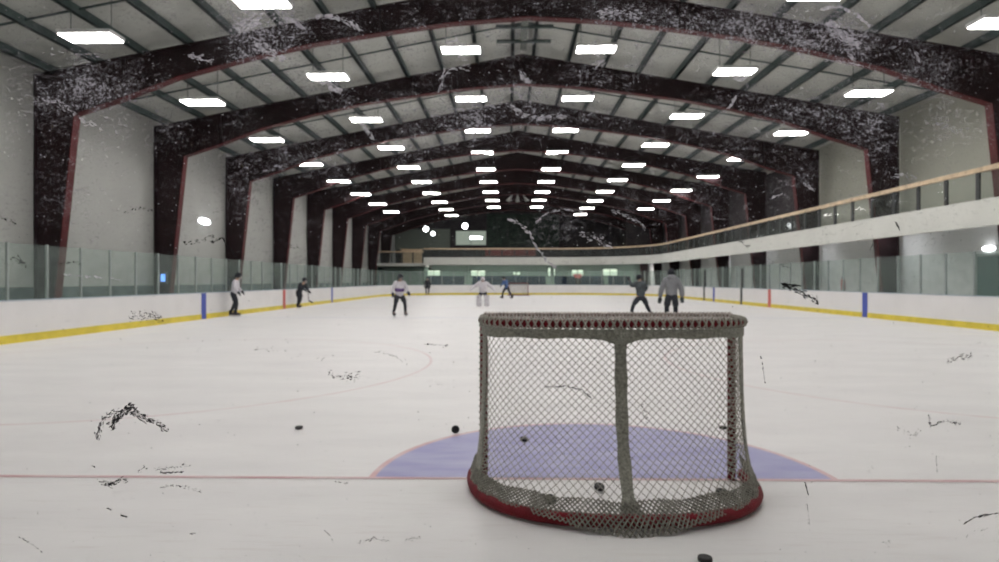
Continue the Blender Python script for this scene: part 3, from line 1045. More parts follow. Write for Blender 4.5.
    # bindings down the two back corners
    for sx in (-1, 1):
        bd = MB()
        kc = min(range(N), key=lambda k: abs(Tm[k][0] - sx * (0.858 if sx > 0 else 0.905)) + (0 if Tm[k][1] > -0.49 else 0.02))
        a_, b_ = [], []
        for j in range(25):
            s = 0.02 + 0.96 * j / 24
            dk = 1.3 + 0.2 * math.sin(j) + (5.5 * max(0, s - 0.72) if s > 0.72 else 0)
            a_.append(surf(kc - dk, s)); b_.append(surf(kc + dk, s))
        for q in range(25):
            c = Vector((a_[q].x * 0.6, a_[q].y, 0)).normalized() * 0.008
            a_[q] += c; b_[q] += c
        bd.strip(a_, b_)
        o = bd.build('corner_binding', M['canvas'], r, fix=False)
        sol = o.modifiers.new('thick', 'SOLIDIFY'); sol.thickness = 0.008
    # skirt: slack netting gathered along the base, three layers, drooping over the bar in the middle
    for layer in range(2):
        sk = MB()
        NS, MS = 96, 5
        def sp(j, i):
            f = j / MS
            k = i / NS * (N - 1)
            t = abs(i / NS - 0.5) * 2
            hgt = 0.885 - 0.006 * math.sin(i * 0.5 + layer)
            top_s = hgt + 0.045 * (1 - t)
            s = top_s + (1.0 - top_s) * f
            p = surf(k, s)
            c = Vector((p.x * 0.5, p.y, 0)).normalized()
            g = math.exp(-(t / 0.30) ** 2)
            p = p + c * (0.004 + 0.006 * layer + 0.012 * math.sin(i * 0.8 + layer * 2) * f + (0.115 * g) * f)
            p.z -= 0.052 * g * f * f
            p.z += 0.03 * (1 - g) * f
            return p + Vector((random.uniform(-.002, .002), random.uniform(-.002, .002), random.uniform(-.002, .002)))
        cc = {}
        for st2 in range(-MS, NS + MS):
            for sg in (1, -1):
                pts = []
                for j in range(MS + 1):
                    i = st2 + j if sg > 0 else st2 + MS - j
                    if 0 <= i <= NS:
                        if (j, i) not in cc:
                            cc[(j, i)] = sp(j, i)
                        pts.append(cc[(j, i)])
                if len(pts) >= 2:
                    sk.tube(pts, 0.0040, 4, caps=False)
        sk.build('skirt_netting', M['shadecord'], r, fix=False)
    return r
g1 = make_goal('hockey_goal', 'large near hockey goal seen from behind, with grey netting', True)
g1.location = (GX, GY, 0.004)
g2 = make_goal('hockey_goal', 'small distant hockey goal at the far end boards', False)
g2.location = (GX + 0.2, 58.7, 0.004); g2.rotation_euler = (0, 0, PI)
g1['group'] = g2['group'] = 'hockey goals'

# ------------------------------------------------------------------ pucks
def make_puck():
    return MB().lathe([(0.030, 0.0), (0.036, 0.0015), (0.038, 0.004), (0.038, 0.0215), (0.036, 0.024), (0.030, 0.0254), (0.0, 0.0254)], n=24).build('puck', M['puck'])
pk = None
for px, py, lab, tilt in ((299, 428.5, 'black puck lying alone on the ice left of the crease', 0), (455, 433, 'black puck standing on edge at the left rim of the crease', 1.4),
                    (705, 561, 'black puck nearest to the camera, cut by the bottom edge', 0), (550, 503, 'black puck inside the goal left of the centre strap', 0.5),
                    (599, 490, 'black puck inside the goal close to the centre strap', 0.35), (721, 494.5, 'black puck inside the goal at its right rear', 0.2),
                    (524, 441, 'black puck on the blue crease seen through the left netting', 0.2), (723, 428.5, 'black puck on the crease seen through the right netting', 0)):
    d = ray(px, py)
    k = -(EYE - 0.005) / d.z
    p = Vector((d.x * k, d.y * k, 0.004))
    o = make_puck() if pk is None else copy_tree(pk)
    pk = pk or o
    o.location = (p.x, p.y, 0.004 + (0.038 * math.sin(tilt) if tilt else 0))
    o.rotation_euler = (tilt, 0, 0.4)
    tag(o, lab, 'puck', 'black pucks')

# ------------------------------------------------------------------ people
def skin_mesh(name, pts, edges, rad, m, parent, root=0, sub=1):
    me = bpy.data.meshes.new(name)
    me.from_pydata([tuple(p) for p in pts], edges, [])
    b = bmesh.new(); b.from_mesh(me)
    ly = b.verts.layers.skin.verify()
    b.verts.ensure_lookup_table()
    for i, v in enumerate(b.verts):
        rr = rad[i]
        v[ly].radius = rr if isinstance(rr, tuple) else (rr, rr)
        v[ly].use_root = (i == root)
    b.to_mesh(me); b.free()
    o = bpy.data.objects.new(name, me)
    COL.objects.link(o)
    o.parent = parent
    me.materials.append(m)
    sk = o.modifiers.new('skin', 'SKIN')
    sk.use_smooth_shade = True
    sb = o.modifiers.new('sub', 'SUBSURF'); sb.levels = sub; sb.render_levels = sub
    return o

def joint(a, b, bend):
    return (a + b) / 2 + Vector(bend)

def person(label, loc, rz, feet, hands, lean=0.15, side=0.0, hip=0.90, tall=1.0, jersey='white_cloth', pants='dark_cloth', socks='dark_cloth', helmet='dark_cloth',
           gloves='dark_cloth', band=None, pads=False, hood=False, elbows=None, bulk=1.0, skates=True):
    """local: faces +y. feet, hands: left then right (x, y, z)"""
    r = thing('person', label, 'person', loc, rz)
    r.scale = (tall,) * 3
    V = Vector
    lift = 0.09 if skates else 0.03
    pel = V((0, 0, hip + lift))
    up = V((side, math.sin(lean), math.cos(lean))).normalized()
    sp = pel + up * 0.24; ch = pel + up * 0.43; nk = pel + up * 0.57
    hd = nk + V((side * 0.3, 0.05 + 0.02, 0.14)); ht = hd + V((0, 0.0, 0.10))
    bpts = [pel, sp, ch, nk, hd, ht]
    brad = [(0.13, 0.10), (0.125, 0.09), (0.14, 0.10), 0.055, (0.078, 0.095), (0.06, 0.07)]
    bed = [(0, 1), (1, 2), (2, 3), (3, 4), (4, 5)]
    jp, je, jr = [pel + V((0, 0, -0.13)), sp, ch, nk - up * 0.05], [(0, 1), (1, 2), (2, 3)], [(0.19, 0.15), (0.185, 0.14), (0.20, 0.145), 0.085]
    pp, pe, prd = [pel + V((0, 0, 0.10)), pel], [(0, 1)], [(0.135, 0.10), (0.165, 0.13)]
    knees, ank = [], []
    for k, sx in enumerate((-1, 1)):
        h = pel + V((sx * 0.10, 0, -0.05))
        f = V(feet[k]) + V((0, 0, 0.08 + lift))
        kn = joint(h, f, (sx * 0.03, 0.10, 0.02))
        i = len(bpts)
        toe = f + V((0, 0.13, -0.05))
        bpts += [h, kn, f, toe]; brad += [0.095, 0.062, 0.045, 0.035]
        bed += [(0, i), (i, i + 1), (i + 1, i + 2), (i + 2, i + 3)]
        j = len(pp)
        pp += [h + V((sx * 0.01, 0, 0)), h.lerp(kn, 0.98)]; prd += [0.13, 0.11]; pe += [(1, j), (j, j + 1)]
        knees.append(kn); ank.append(f)
        skin_mesh('sock', [h.lerp(kn, 0.6), kn, kn.lerp(f, 0.4), f + V((0, 0, 0.02))], [(0, 1), (1, 2), (2, 3)], [0.08, 0.085, 0.078, 0.055] if not pads else [0.11, 0.125, 0.12, 0.10], M[socks], r)
        if pads:
            b = MB(); mid = (kn + f) / 2
            b.box(mid.x - 0.14, mid.x + 0.14, mid.y + 0.08, mid.y + 0.17, 0.06, kn.z + 0.16, 0.03)
            b.build('leg_pad', M['white_cloth'], r)
        # skate: boot, sole holder and blade
        sk = MB()
        sk.box(f.x - 0.045, f.x + 0.045, f.y - 0.08, f.y + 0.20, lift - 0.03, lift + 0.06, 0.025)
        sk.box(f.x - 0.045, f.x + 0.045, f.y - 0.08, f.y + 0.06, lift + 0.02, lift + 0.19, 0.025)
        so = sk.build('skate' if skates else 'boot', M['dark_cloth'], r)
        if skates:
            MB().box(f.x - 0.005, f.x + 0.005, f.y - 0.09, f.y + 0.20, 0.0, lift - 0.02).build('blade', M['steel'], so)
    for k, sx in enumerate((-1, 1)):
        s_ = ch + V((sx * 0.18, 0, 0.06)); hnd = V(hands[k])
        el = V(elbows[k]) if elbows and elbows[k] else joint(s_, hnd, (sx * 0.06, -0.08, -0.02))
        i = len(bpts)
        bpts += [s_, el, hnd]; brad += [0.06, 0.045, 0.032]
        bed += [(2, i), (i, i + 1), (i + 1, i + 2)]
        j = len(jp)
        jp += [s_, el, el.lerp(hnd, 0.85)]; jr += [0.105, 0.08, 0.065]; je += [(2, j), (j, j + 1), (j + 1, j + 2)]
        d = (hnd - el).normalized()
        sd = d.cross(V((0, 0, 1)))
        sd = sd.normalized() if sd.length > 0.1 else V((1, 0, 0))
        bk = sd.cross(d).normalized()
        gp = [hnd - d * 0.08, hnd + d * 0.02, hnd + d * 0.075]
        ge = [(0, 1), (1, 2)]; gr = [0.075, (0.068, 0.052), (0.06, 0.042)]
        for q, (o_, L) in enumerate(((-0.042, 0.055), (-0.014, 0.068), (0.014, 0.064), (0.042, 0.05))):
            n_ = len(gp)
            gp += [hnd + d * 0.085 + sd * o_, hnd + d * (0.085 + L * 0.6) + sd * o_ - bk * 0.012, hnd + d * (0.085 + L * 0.8) + sd * o_ - bk * 0.045]
            gr += [0.017, 0.016, 0.014]
            ge += [(2, n_), (n_, n_ + 1), (n_ + 1, n_ + 2)]
        n_ = len(gp)
        gp += [hnd + d * 0.03 - sd * sx * 0.055, hnd + d * 0.075 - sd * sx * 0.075 - bk * 0.02]; gr += [0.016, 0.013]
        ge += [(1, n_), (n_, n_ + 1)]
        skin_mesh('glove', gp, ge, gr, M[gloves], r)
    skin_mesh('body', bpts, bed, brad, M['skin'], r)
    # the jersey hangs loose from the chest
    jr = [tuple(q * bulk for q in v) if isinstance(v, tuple) else v * bulk for v in jr]
    skin_mesh('jersey', jp, je, jr, M[jersey], r)
    skin_mesh('trousers', pp, pe, prd, M[pants], r)
    if band:
        c = pel + up * 0.20
        b = MB()
        b.lathe([(0.172, -0.07), (0.196, -0.06), (0.196, 0.06), (0.172, 0.07)], n=18)
        o = b.build('jersey_band', M[band], r); o.location = c; o.scale = (1.06, 0.9, 1); o.rotation_euler = (-lean, side, 0)
    # face
    b = MB()
    for sx in (-1, 1):
        b.ell(hd + V((sx * 0.034, 0.088, 0.01)), 0.013, 0.01, 0.009, 8, 6)
    b.build('eyes', M['dark_cloth'], r)
    MB().ell(hd + V((0, 0.108, -0.02)), 0.015, 0.022, 0.024, 8, 6).build('nose', M['skin'], r)
    MB().ell(hd + V((0, 0.09, -0.065)), 0.03, 0.01, 0.008, 8, 6).build('mouth', M['redseat'], r)
    if helmet:
        b = MB()
        # shell: upper ellipsoid with ear flaps
        b.ell(hd + V((0, -0.012, 0.055)), 0.115, 0.135, 0.115, 16, 10)
        for sx in (-1, 1):
            b.ell(hd + V((sx * 0.098, -0.01, -0.02)), 0.022, 0.05, 0.06, 10, 6)
        ho = b.build('helmet', M[helmet], r, smooth=True)
        if not hood:
            c = MB()
            for k in range(5):
                zz = hd.z + 0.0 - 0.026 * k
                c.tube([(hd.x + 0.105 * math.sin(a), hd.y + 0.02 + 0.125 * math.cos(a), zz) for a in [(-1.2 + 0.4 * i) for i in range(7)]], 0.003, 4)
            c.build('face_cage', M['steel'], ho)
    if hood:
        MB().ell(nk + V((0, -0.09, 0.02)), 0.15, 0.10, 0.09, 14, 8).build('hood', M[jersey], r, smooth=True)
    return r

def ground(px, py):
    d = ray(px, py)
    k = -EYE / d.z
    return Vector((d.x * k, d.y * k, 0.004))

def stick(label, base, tip, blade_dir, L=1.5):
    """shaft from butt to heel, with a curved blade"""
    o = thing('hockey_stick', label, 'hockey stick', (0, 0, 0), group='hockey sticks')
    MB().bar(base, tip, 0.030, 0.022).build('shaft', M['dark_cloth'], o)
    p = Vector(tip); q = p + Vector(blade_dir) * 0.30
    b = MB()
    pts = [p.lerp(q, i / 6) + Vector((0, 0.02 * (i / 6) ** 2, 0)) for i in range(7)]
    b.strip([v + Vector((0, 0, -0.035)) for v in pts], [v + Vector((0, 0, 0.035)) for v in pts])
    bo = b.build('blade', M['dark_cloth'], o, fix=False)
    s = bo.modifiers.new('t', 'SOLIDIFY'); s.thickness = 0.012
    return o

# left boards, white jersey
p = at(234, 300, 24.7); p.z = 0.004; p.x = BXL + 0.38
person('person in white jersey and dark striped pants standing beside the left boards', p, -PI / 2 + 0.25, [(-0.10, -0.12, 0), (0.10, 0.10, 0)],
       [(-0.30, 0.30, 1.02), (0.30, 0.26, 1.00)], lean=0.22, tall=0.98)
# dark, bending with stick
p = at(296, 300, 32.3); p.z = 0.004; p.x = BXL + 0.42
person('person all in dark clothes leaning over a stick by the red stripe', p, -PI / 2 - 0.35, [(-0.15, -0.12, 0), (0.13, 0.05, 0)],
       [(-0.12, 0.62, 0.92), (0.16, 0.55, 1.0)], lean=0.62, hip=0.83, jersey='dark_cloth', tall=0.97)
stick('dark hockey stick held by the bending person in dark clothes', (p.x + 0.56, p.y - 0.24, 1.08), (p.x + 0.80, p.y - 0.75, 0.42), (0.8, -0.4, -0.35))
# white and purple, legs apart
p = ground(399.5, 316.5)
person('person in white and purple jersey standing with legs apart, black helmet', p, PI + 0.5, [(-0.26, 0.0, 0), (0.26, 0.02, 0)],
       [(-0.30, 0.30, 1.0), (0.33, 0.12, 0.95)], lean=0.12, hip=0.84, band='purple_cloth', tall=0.98, bulk=1.05)
# referee by the far boards
p = at(427.5, 290, 58.5); p.z = 0.004
person('person in dark clothes standing far off against the far boards', p, PI, [(-0.10, 0.0, 0), (0.10, 0.02, 0)],
       [(-0.26, 0.06, 0.90), (0.26, 0.06, 0.90)], lean=0.03, hip=0.88, jersey='dark_cloth', tall=1.0)
# goalie
p = ground(483, 307.0)
person('goalie in white jersey with white leg pads, arms held wide', p, PI, [(-0.24, 0.0, 0), (0.24, 0.02, 0)],
       [(-0.62, 0.22, 0.98), (0.62, 0.20, 1.02)], lean=0.35, hip=0.78, socks='white_cloth', helmet='white_cloth', gloves='white_cloth', pads=True, tall=1.0, bulk=1.35)
# blue player
p = ground(507, 298.5)
person('person in blue jersey striding in front of the far goal', p, PI - 0.9, [(-0.18, -0.38, 0), (0.16, 0.34, 0)],
       [(-0.30, 0.38, 1.05), (0.22, 0.42, 1.0)], lean=0.42, hip=0.82, jersey='blue_cloth', tall=1.05)
# dark slate player in a wide stance with a raised glove
p = at(641, 300, 23.5); p.z = 0.004
person('person in slate jersey, wide stance, one dark glove raised', p, 0.25, [(-0.42, 0.0, 0), (0.42, 0.0, 0)],
       [(-0.44, 0.16, 1.55), (0.28, 0.34, 1.05)], lean=0.16, hip=0.80, jersey='slate_cloth', tall=0.99, bulk=1.12, elbows=[(-0.40, 0.0, 1.28), None])
# grey hooded top, seen from behind
p = at(671.5, 300, 19.6); p.z = 0.004
person('person in grey hooded top and dark pants seen from behind above the goal', p, -0.15, [(-0.13, 0.0, 0), (0.13, 0.02, 0)],
       [(-0.36, 0.10, 0.88), (0.35, 0.12, 0.90)], lean=0.08, hip=0.92, jersey='grey_cloth', hood=True, tall=1.0, gloves='slate_cloth', bulk=1.18)

# ------------------------------------------------------------------ the scratched glass pane at the near end boards
YP = BY0 - BT * 0.5
def near_pane(x0, x1, label, z1=2.95):
    o = MB().box(x0, x1, YP - 0.006, YP + 0.006, BH + 0.03, z1).build('glass_pane', M['glassnear'])
    s = MB().box(-0.03, 0.03, -0.03, 0.03, 0, z1 - BH)
    s.build('support_post', M['alu'], o, loc=(x0 - 0.012, YP, BH + 0.03))
    return tag(o, label, 'glass pane', 'glass panes on the near end boards')
near_pane(-2.43, -0.965, 'clear near end glass pane outside the picture to the left')
pane = near_pane(-0.91, 0.93, 'large scuffed clear glass pane close up, marked by puck hits all over')
near_pane(0.99, 2.48, 'clear near end glass pane outside the picture to the right')
def onpane(px, py, dy=-0.0068):
    return at(px, py, YP + dy)
# film of fine scuffs: a density attribute on a sheet bonded to the pane, broken up by fine noise
smears = [(262, 28, 42, 34, 0.9), (300, 30, 45, 20, 0.5), (62, 95, 62, 34, 0.55), (110, 95, 40, 30, 0.5), (245, 62, 26, 20, 0.6), (330, 85, 30, 22, 0.5),
          (455, 105, 48, 22, 0.75), (355, 110, 20, 22, 0.4), (520, 95, 45, 18, 0.55), (580, 115, 40, 16, 0.55), (622, 16, 46, 15, 0.6), (690, 25, 60, 22, 0.5), (790, 28, 60, 26, 0.75),
          (842, 38, 30, 26, 0.95), (770, 40, 40, 18, 0.6), (905, 60, 60, 30, 0.45), (820, 112, 60, 20, 0.6), (880, 130, 30, 34, 0.55), (800, 170, 30, 30, 0.6), (890, 180, 40, 34, 0.4),
          (735, 95, 30, 18, 0.45), (615, 75, 40, 20, 0.45), (160, 130, 40, 22, 0.4), (55, 180, 36, 70, 0.3), (285, 170, 30, 26, 0.5), (335, 150, 40, 30, 0.5), (250, 190, 24, 40, 0.4),
          (560, 235, 40, 40, 0.3), (600, 225, 40, 30, 0.25), (640, 190, 40, 30, 0.25), (700, 190, 40, 40, 0.45), (500, 130, 60, 25, 0.5), (430, 150, 50, 25, 0.4), (720, 130, 50, 25, 0.4),
          (520, 330, 60, 8, 0.5), (430, 30, 60, 22, 0.35), (380, 190, 40, 30, 0.35), (960, 120, 40, 40, 0.35), (545, 5, 40, 10, 0.4)]
def film():
    x0, x1, z0, z1 = -0.85, 0.90, 1.08, 1.98
    nx, nz = 250, 130
    vs, dens = [], []
    y = YP - 0.0066
    for j in range(nz + 1):
        for i in range(nx + 1):
            x, z = x0 + (x1 - x0) * i / nx, z0 + (z1 - z0) * j / nz
            vs.append((x, y, z))
            c, s = math.cos(-YAW), math.sin(-YAW)
            xx, yy = x * c - y * s, x * s + y * c
            px, py = 499.5 + F * xx / yy, 281 - F * (z - EYE) / yy
            d = 0.30 + 0.12 * min(1, max(0, (200 - py) / 150)) if py < 270 else 0.035
            for (a, b_, rx, ry, w) in smears:
                q = ((px - a) / rx) ** 2 + ((py - b_) / ry) ** 2
                if q < 6:
                    d += 0.6 * w * math.exp(-q)
            dens.append(min(1.0, d))
    fs = [(j * (nx + 1) + i, j * (nx + 1) + i + 1, (j + 1) * (nx + 1) + i + 1, (j + 1) * (nx + 1) + i) for j in range(nz) for i in range(nx)]
    me = bpy.data.meshes.new('scuff_film')
    me.from_pydata(vs, [], fs)
    at_ = me.attributes.new('scuff', 'FLOAT', 'POINT')
    at_.data.foreach_set('value', dens)
    o = bpy.data.objects.new('scuff_film', me)
    COL.objects.link(o); o.parent = pane
    m = bpy.data.materials.new('white_scuffs'); m.use_nodes = True
    nt = m.node_tree; nt.nodes.clear()
    out = nd(nt, 'ShaderNodeOutputMaterial')
    tr = nd(nt, 'ShaderNodeBsdfTransparent')
    df = nd(nt, 'ShaderNodeBsdfDiffuse'); df.inputs['Color'].default_value = (0.70, 0.68, 0.74, 1)
    tl = nd(nt, 'ShaderNodeBsdfTranslucent'); tl.inputs['Color'].default_value = (0.70, 0.68, 0.76, 1)
    mx = nd(nt, 'ShaderNodeMixShader'); mx.inputs[0].default_value = 0.65
    nt.links.new(df.outputs[0], mx.inputs[1]); nt.links.new(tl.outputs[0], mx.inputs[2])
    attr = nd(nt, 'ShaderNodeAttribute'); attr.attribute_name = 'scuff'
    tc = nd(nt, 'ShaderNodeTexCoord')
    def noise(scale, detail, rough, stretch=(1, 1, 1), rot=0.0):
        mp = nd(nt, 'ShaderNodeMapping'); mp.inputs['Scale'].default_value = stretch; mp.inputs['Rotation'].default_value = (0, rot, 0)
        n = nd(nt, 'ShaderNodeTexNoise'); n.inputs['Scale'].default_value = scale; n.inputs['Detail'].default_value = detail; n.inputs['Roughness'].default_value = rough
        nt.links.new(tc.outputs['Object'], mp.inputs[0]); nt.links.new(mp.outputs[0], n.inputs['Vector'])
        return n.outputs['Fac']
    def math_(op, a, b=None, c=None, clamp=False):
        n = nd(nt, 'ShaderNodeMath', operation=op, use_clamp=clamp)
        for i, v in enumerate((a, b, c)):
            if v is None:
                continue
            if isinstance(v, (int, float)):
                n.inputs[i].default_value = v
            else:
                nt.links.new(v, n.inputs[i])
        return n.outputs[0]
    n1 = noise(330, 5, 0.8)
    n2 = noise(95, 5, 0.75, (1.0, 1.0, 2.2), 0.7)
    n3 = noise(26, 4, 0.6)
    # patchy: fine specks that grow together where the density is high
    s = math_('ADD', math_('MULTIPLY', n1, 0.62), math_('MULTIPLY', n2, 0.38))
    s = math_('ADD', s, math_('MULTIPLY', n3, 0.22))
    thr = math_('SUBTRACT', 0.700, math_('MULTIPLY', attr.outputs['Fac'], 0.15))
    al = math_('MULTIPLY', math_('SUBTRACT', s, thr), 6.5, clamp=True)
    al = math_('MULTIPLY', al, math_('MULTIPLY_ADD', attr.outputs['Fac'], 0.5, 0.25), clamp=True)
    fin = nd(nt, 'ShaderNodeMixShader')
    nt.links.new(al, fin.inputs[0]); nt.links.new(tr.outputs[0], fin.inputs[1]); nt.links.new(mx.outputs[0], fin.inputs[2])
    nt.links.new(fin.outputs[0], out.inputs[0])
    me.materials.append(m)
    o['kind'] = 'stuff'
film()
# black rubber marks left by pucks, white gouges
def fleck(b, px, py, L, W, ang):
    n_ = random.randint(5, 7)
    vs = []
    for k in range(n_):
        a = 2 * PI * k / n_
        rr = random.uniform(0.55, 1.1)
        x, y = L * rr * math.cos(a), W * rr * math.sin(a)
        vs.append(onpane(px + x * math.cos(ang) - y * math.sin(ang), py + x * math.sin(ang) + y * math.cos(ang), -0.0072))
    b.add(vs, [tuple(range(n_))])
def streak(b, poly, width, count, size=1.4, slant=None, dens=1.0):
    seg = [(Vector(poly[i]), Vector(poly[i + 1])) for i in range(len(poly) - 1)]
    tot = sum((q - p).length for p, q in seg)
    for _ in range(count):
        t = random.random() * tot
        for p, q in seg:
            L = (q - p).length
            if t <= L:
                break
            t -= L
        c = p.lerp(q, min(1, t / L))
        d = (q - p).normalized()
        a = math.atan2(d.y, d.x) if slant is None else slant
        nrm = Vector((-d.y, d.x))
        c = c + nrm * random.gauss(0, width * 0.5)
        s = size * random.uniform(0.35, 1.3)
        fleck(b, c.x, c.y, s * random.uniform(0.8, 2.2), s * random.uniform(0.25, 0.6), a + random.uniform(-0.5, 0.5))
bm_ = MB()
B_ = [([(97, 440), (99, 428), (106, 416), (120, 411)], 3, 60, 1.6), ([(110, 428), (120, 414), (134, 407)], 4.5, 110, 2.0), ([(132, 411), (142, 417), (150, 421)], 4, 50, 1.6), ([(150, 419), (160, 426), (167, 432)], 3, 50, 1.3),
      ([(100, 482), (113, 484), (126, 479)], 3, 60, 1.4), ([(138, 472), (145, 466)], 2, 14, 1.0), ([(155, 470), (170, 467), (192, 465)], 2, 30, 0.9), ([(160, 473), (183, 472)], 0.8, 34, 1.3),
      ([(160, 488), (172, 485), (187, 487), (202, 492)], 1.4, 34, 1.0), ([(108, 508), (111, 510)], 1, 8, 1.0), ([(121, 515), (127, 517)], 1.2, 12, 1.2), ([(18, 537), (32, 544), (43, 553)], 1.2, 22, 0.9),
      ([(92, 465), (94, 467)], 1, 6, 1.0), ([(326, 371), (343, 378), (363, 374)], 4, 60, 1.0), ([(128, 317), (150, 314), (163, 321)], 5, 90, 1.1), ([(545, 387), (566, 386), (582, 390), (592, 399)], 0.9, 60, 1.0),
      ([(782, 285), (795, 289), (806, 294), (818, 303)], 3.2, 110, 1.5), ([(783, 284), (800, 286)], 1, 40, 1.4), ([(928, 414), (931, 427)], 1.5, 24, 1.1), ([(931, 426), (945, 421), (961, 424)], 1.8, 44, 1.1),
      ([(964, 524), (975, 517), (999, 513)], 0.8, 60, 1.3), ([(965, 535), (978, 531), (992, 528)], 2, 12, 0.8), ([(761, 356), (765, 383)], 0.4, 26, 1.0), ([(805, 482), (808, 494)], 0.5, 20, 1.2), ([(806, 494), (810, 531)], 0.3, 18, 0.7),
      ([(936, 455), (937, 472)], 0.5, 12, 0.8), ([(210, 243), (222, 238), (233, 253), (238, 258)], 1.4, 60, 1.2), ([(184, 243), (200, 240), (214, 236)], 3, 40, 1.0), ([(122, 213), (140, 208), (160, 212)], 1.6, 40, 1.0),
      ([(0, 217), (10, 220), (16, 224)], 1.6, 24, 1.0), ([(12, 256), (22, 262), (26, 268)], 3, 36, 1.1), ([(60, 264), (75, 262), (82, 265)], 1.2, 26, 1.0), ([(356, 543), (374, 538), (390, 541)], 2, 34, 0.9), ([(405, 541), (420, 537)], 2, 20, 0.8),
      ([(255, 348), (285, 352), (325, 360)], 2.5, 22, 0.8), ([(375, 350), (395, 356), (408, 364)], 2, 22, 0.8), ([(425, 344), (438, 345), (449, 346)], 0.9, 22, 1.0), ([(946, 362), (958, 357), (972, 355)], 4, 60, 0.9),
      ([(895, 428), (915, 436), (922, 430)], 4, 34, 0.7), ([(640, 405), (646, 415), (650, 425)], 3, 20, 0.9), ([(895, 222), (900, 230)], 1, 16, 1.2), ([(740, 240), (748, 247)], 2, 20, 1.0), ([(870, 250), (873, 244)], 0.6, 10, 1.0), ([(880, 542), (890, 543)], 1.5, 8, 0.8),
      ([(385, 160), (400, 166), (405, 172)], 2, 20, 0.9), ([(285, 245), (300, 248)], 2, 14, 0.9), ([(755, 265), (775, 262), (790, 268)], 1.2, 24, 0.9), ([(333, 482), (350, 483)], 1, 8, 0.8), ([(190, 534), (200, 533)], 0.8, 8, 0.8), ([(325, 530), (333, 541)], 1, 12, 0.8)]
for poly, w, c, s in B_:
    streak(bm_, poly, w, int(c * 1.25), s * 0.85)
for _ in range(420):             # stray specks
    fleck(bm_, random.uniform(-40, 1040), random.uniform(270, 580), random.uniform(0.25, 0.7), random.uniform(0.2, 0.5), random.uniform(0, 3))
o = bm_.build('rubber_marks', M['black'], pane, fix=False); o['kind'] = 'stuff'
wm = MB()
W_ = [([(236, 30), (248, 22), (262, 18)], 6, 60, 2.4), ([(255, 45), (270, 52), (283, 60)], 6, 70, 2.4), ([(285, 18), (296, 22), (304, 30)], 2.0, 50, 2.0), ([(315, 18), (330, 16), (350, 22), (360, 30)], 2.4, 80, 1.8), ([(190, 55), (203, 59), (212, 62)], 4, 40, 2.0),
      ([(318, 78), (332, 86), (340, 92)], 5, 60, 2.0), ([(358, 118), (366, 130), (373, 140)], 2, 40, 2.0), ([(446, 44), (458, 42), (466, 55), (456, 60)], 6, 70, 1.6), ([(590, 45), (604, 60), (596, 66)], 5, 50, 1.8), ([(440, 92), (445, 70), (470, 66)], 4, 40, 1.6),
      ([(520, 72), (526, 80), (530, 82)], 2.0, 40, 1.8), ([(512, 106), (522, 115), (540, 118), (566, 116)], 2.2, 120, 1.5), ([(600, 15), (620, 11), (640, 16)], 5, 90, 1.6), ([(820, 10), (838, 6), (856, 14), (870, 26)], 1.4, 70, 1.8), ([(830, 22), (842, 36), (860, 45)], 4.5, 130, 2.2),
      ([(735, 78), (742, 80), (748, 72)], 3, 40, 1.6), ([(728, 110), (735, 98)], 1.0, 14, 2.0), ([(848, 52), (856, 62)], 1.6, 24, 1.6), ([(915, 52), (920, 62)], 0.8, 16, 1.6), ([(825, 60), (845, 62), (870, 68)], 1.0, 60, 1.2), ([(508, 219), (520, 224), (530, 234), (536, 247), (548, 262), (556, 268)], 1.6, 130, 1.4),
      ([(536, 222), (545, 214), (562, 209), (582, 211)], 1.0, 60, 1.2), ([(580, 232), (600, 240), (612, 248)], 5, 70, 1.2), ([(612, 210), (640, 222), (645, 230)], 2, 40, 1.5), ([(60, 275), (110, 278), (128, 282)], 0.8, 26, 1.6), ([(33, 100), (60, 102), (80, 120), (95, 125)], 4, 90, 1.4), ([(40, 55), (70, 52), (110, 58)], 5, 60, 1.2),
      ([(890, 178), (905, 174), (915, 180)], 3, 40, 1.2), ([(805, 185), (815, 190)], 2, 20, 1.4), ([(770, 200), (784, 192)], 1, 16, 1.2), ([(925, 120), (950, 128), (968, 132)], 4, 60, 1.2)]
for poly, w, c, s in W_:
    streak(wm, poly, w, c, s)
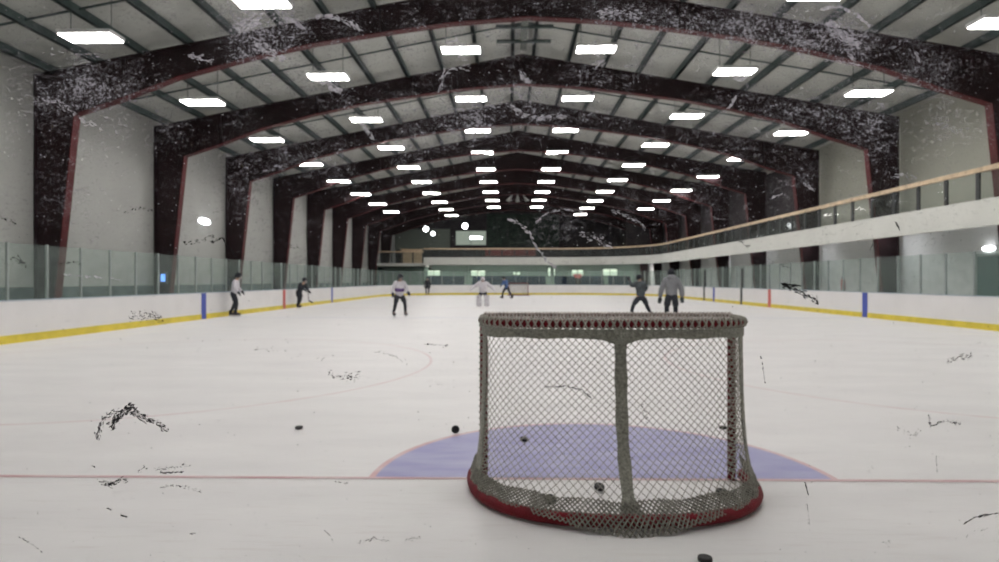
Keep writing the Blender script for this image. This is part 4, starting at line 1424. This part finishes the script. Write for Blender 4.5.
for _ in range(1500):
    fleck(wm, random.uniform(-60, 1060), random.uniform(-40, 250), random.uniform(0.3, 1.1), random.uniform(0.25, 0.7), random.uniform(0, 3))
def scuff_white():
    m = bpy.data.materials.new('white_gouge'); m.use_nodes = True
    nt = m.node_tree; nt.nodes.clear()
    out = nd(nt, 'ShaderNodeOutputMaterial')
    tr = nd(nt, 'ShaderNodeBsdfTransparent')
    tl = nd(nt, 'ShaderNodeBsdfTranslucent'); tl.inputs['Color'].default_value = (0.78, 0.76, 0.82, 1)
    n = nd(nt, 'ShaderNodeTexNoise'); n.inputs['Scale'].default_value = 300
    tc = nd(nt, 'ShaderNodeTexCoord'); nt.links.new(tc.outputs['Object'], n.inputs['Vector'])
    mx = nd(nt, 'ShaderNodeMixShader')
    nt.links.new(n.outputs['Fac'], mx.inputs[0]); nt.links.new(tr.outputs[0], mx.inputs[1]); nt.links.new(tl.outputs[0], mx.inputs[2])
    nt.links.new(mx.outputs[0], out.inputs[0])
    return m
o = wm.build('white_gouges', scuff_white(), pane, fix=False); o['kind'] = 'stuff'

# ------------------------------------------------------------------ world, camera, colour management
w = bpy.data.worlds.new('World'); S.world = w
w.use_nodes = True
w.node_tree.nodes['Background'].inputs['Color'].default_value = (0.5, 0.55, 0.6, 1)
w.node_tree.nodes['Background'].inputs['Strength'].default_value = 0.02
cam = bpy.data.cameras.new('camera')
cam.sensor_width = 36
cam.lens = F / 999 * 36
cam.clip_start = 0.02
cam.clip_end = 300
cam.dof.use_dof = True
cam.dof.focus_distance = 0.85
cam.dof.aperture_fstop = 7.0
co = bpy.data.objects.new('camera', cam)
COL.objects.link(co)
co.location = (0, 0, EYE)
co.rotation_euler = (PI / 2 + PITCH, 0, YAW)
S.camera = co
S.view_settings.view_transform = 'Standard'
S.view_settings.look = 'None'
S.view_settings.gamma = 1
S.view_settings.use_curve_mapping = False
S.view_settings.exposure = 0.55
S.cycles.use_denoising = True
S.cycles.max_bounces = 8
S.cycles.diffuse_bounces = 4
S.cycles.transparent_max_bounces = 40
S.cycles.caustics_reflective = False
S.cycles.caustics_refractive = False
S.cycles.sample_clamp_indirect = 5
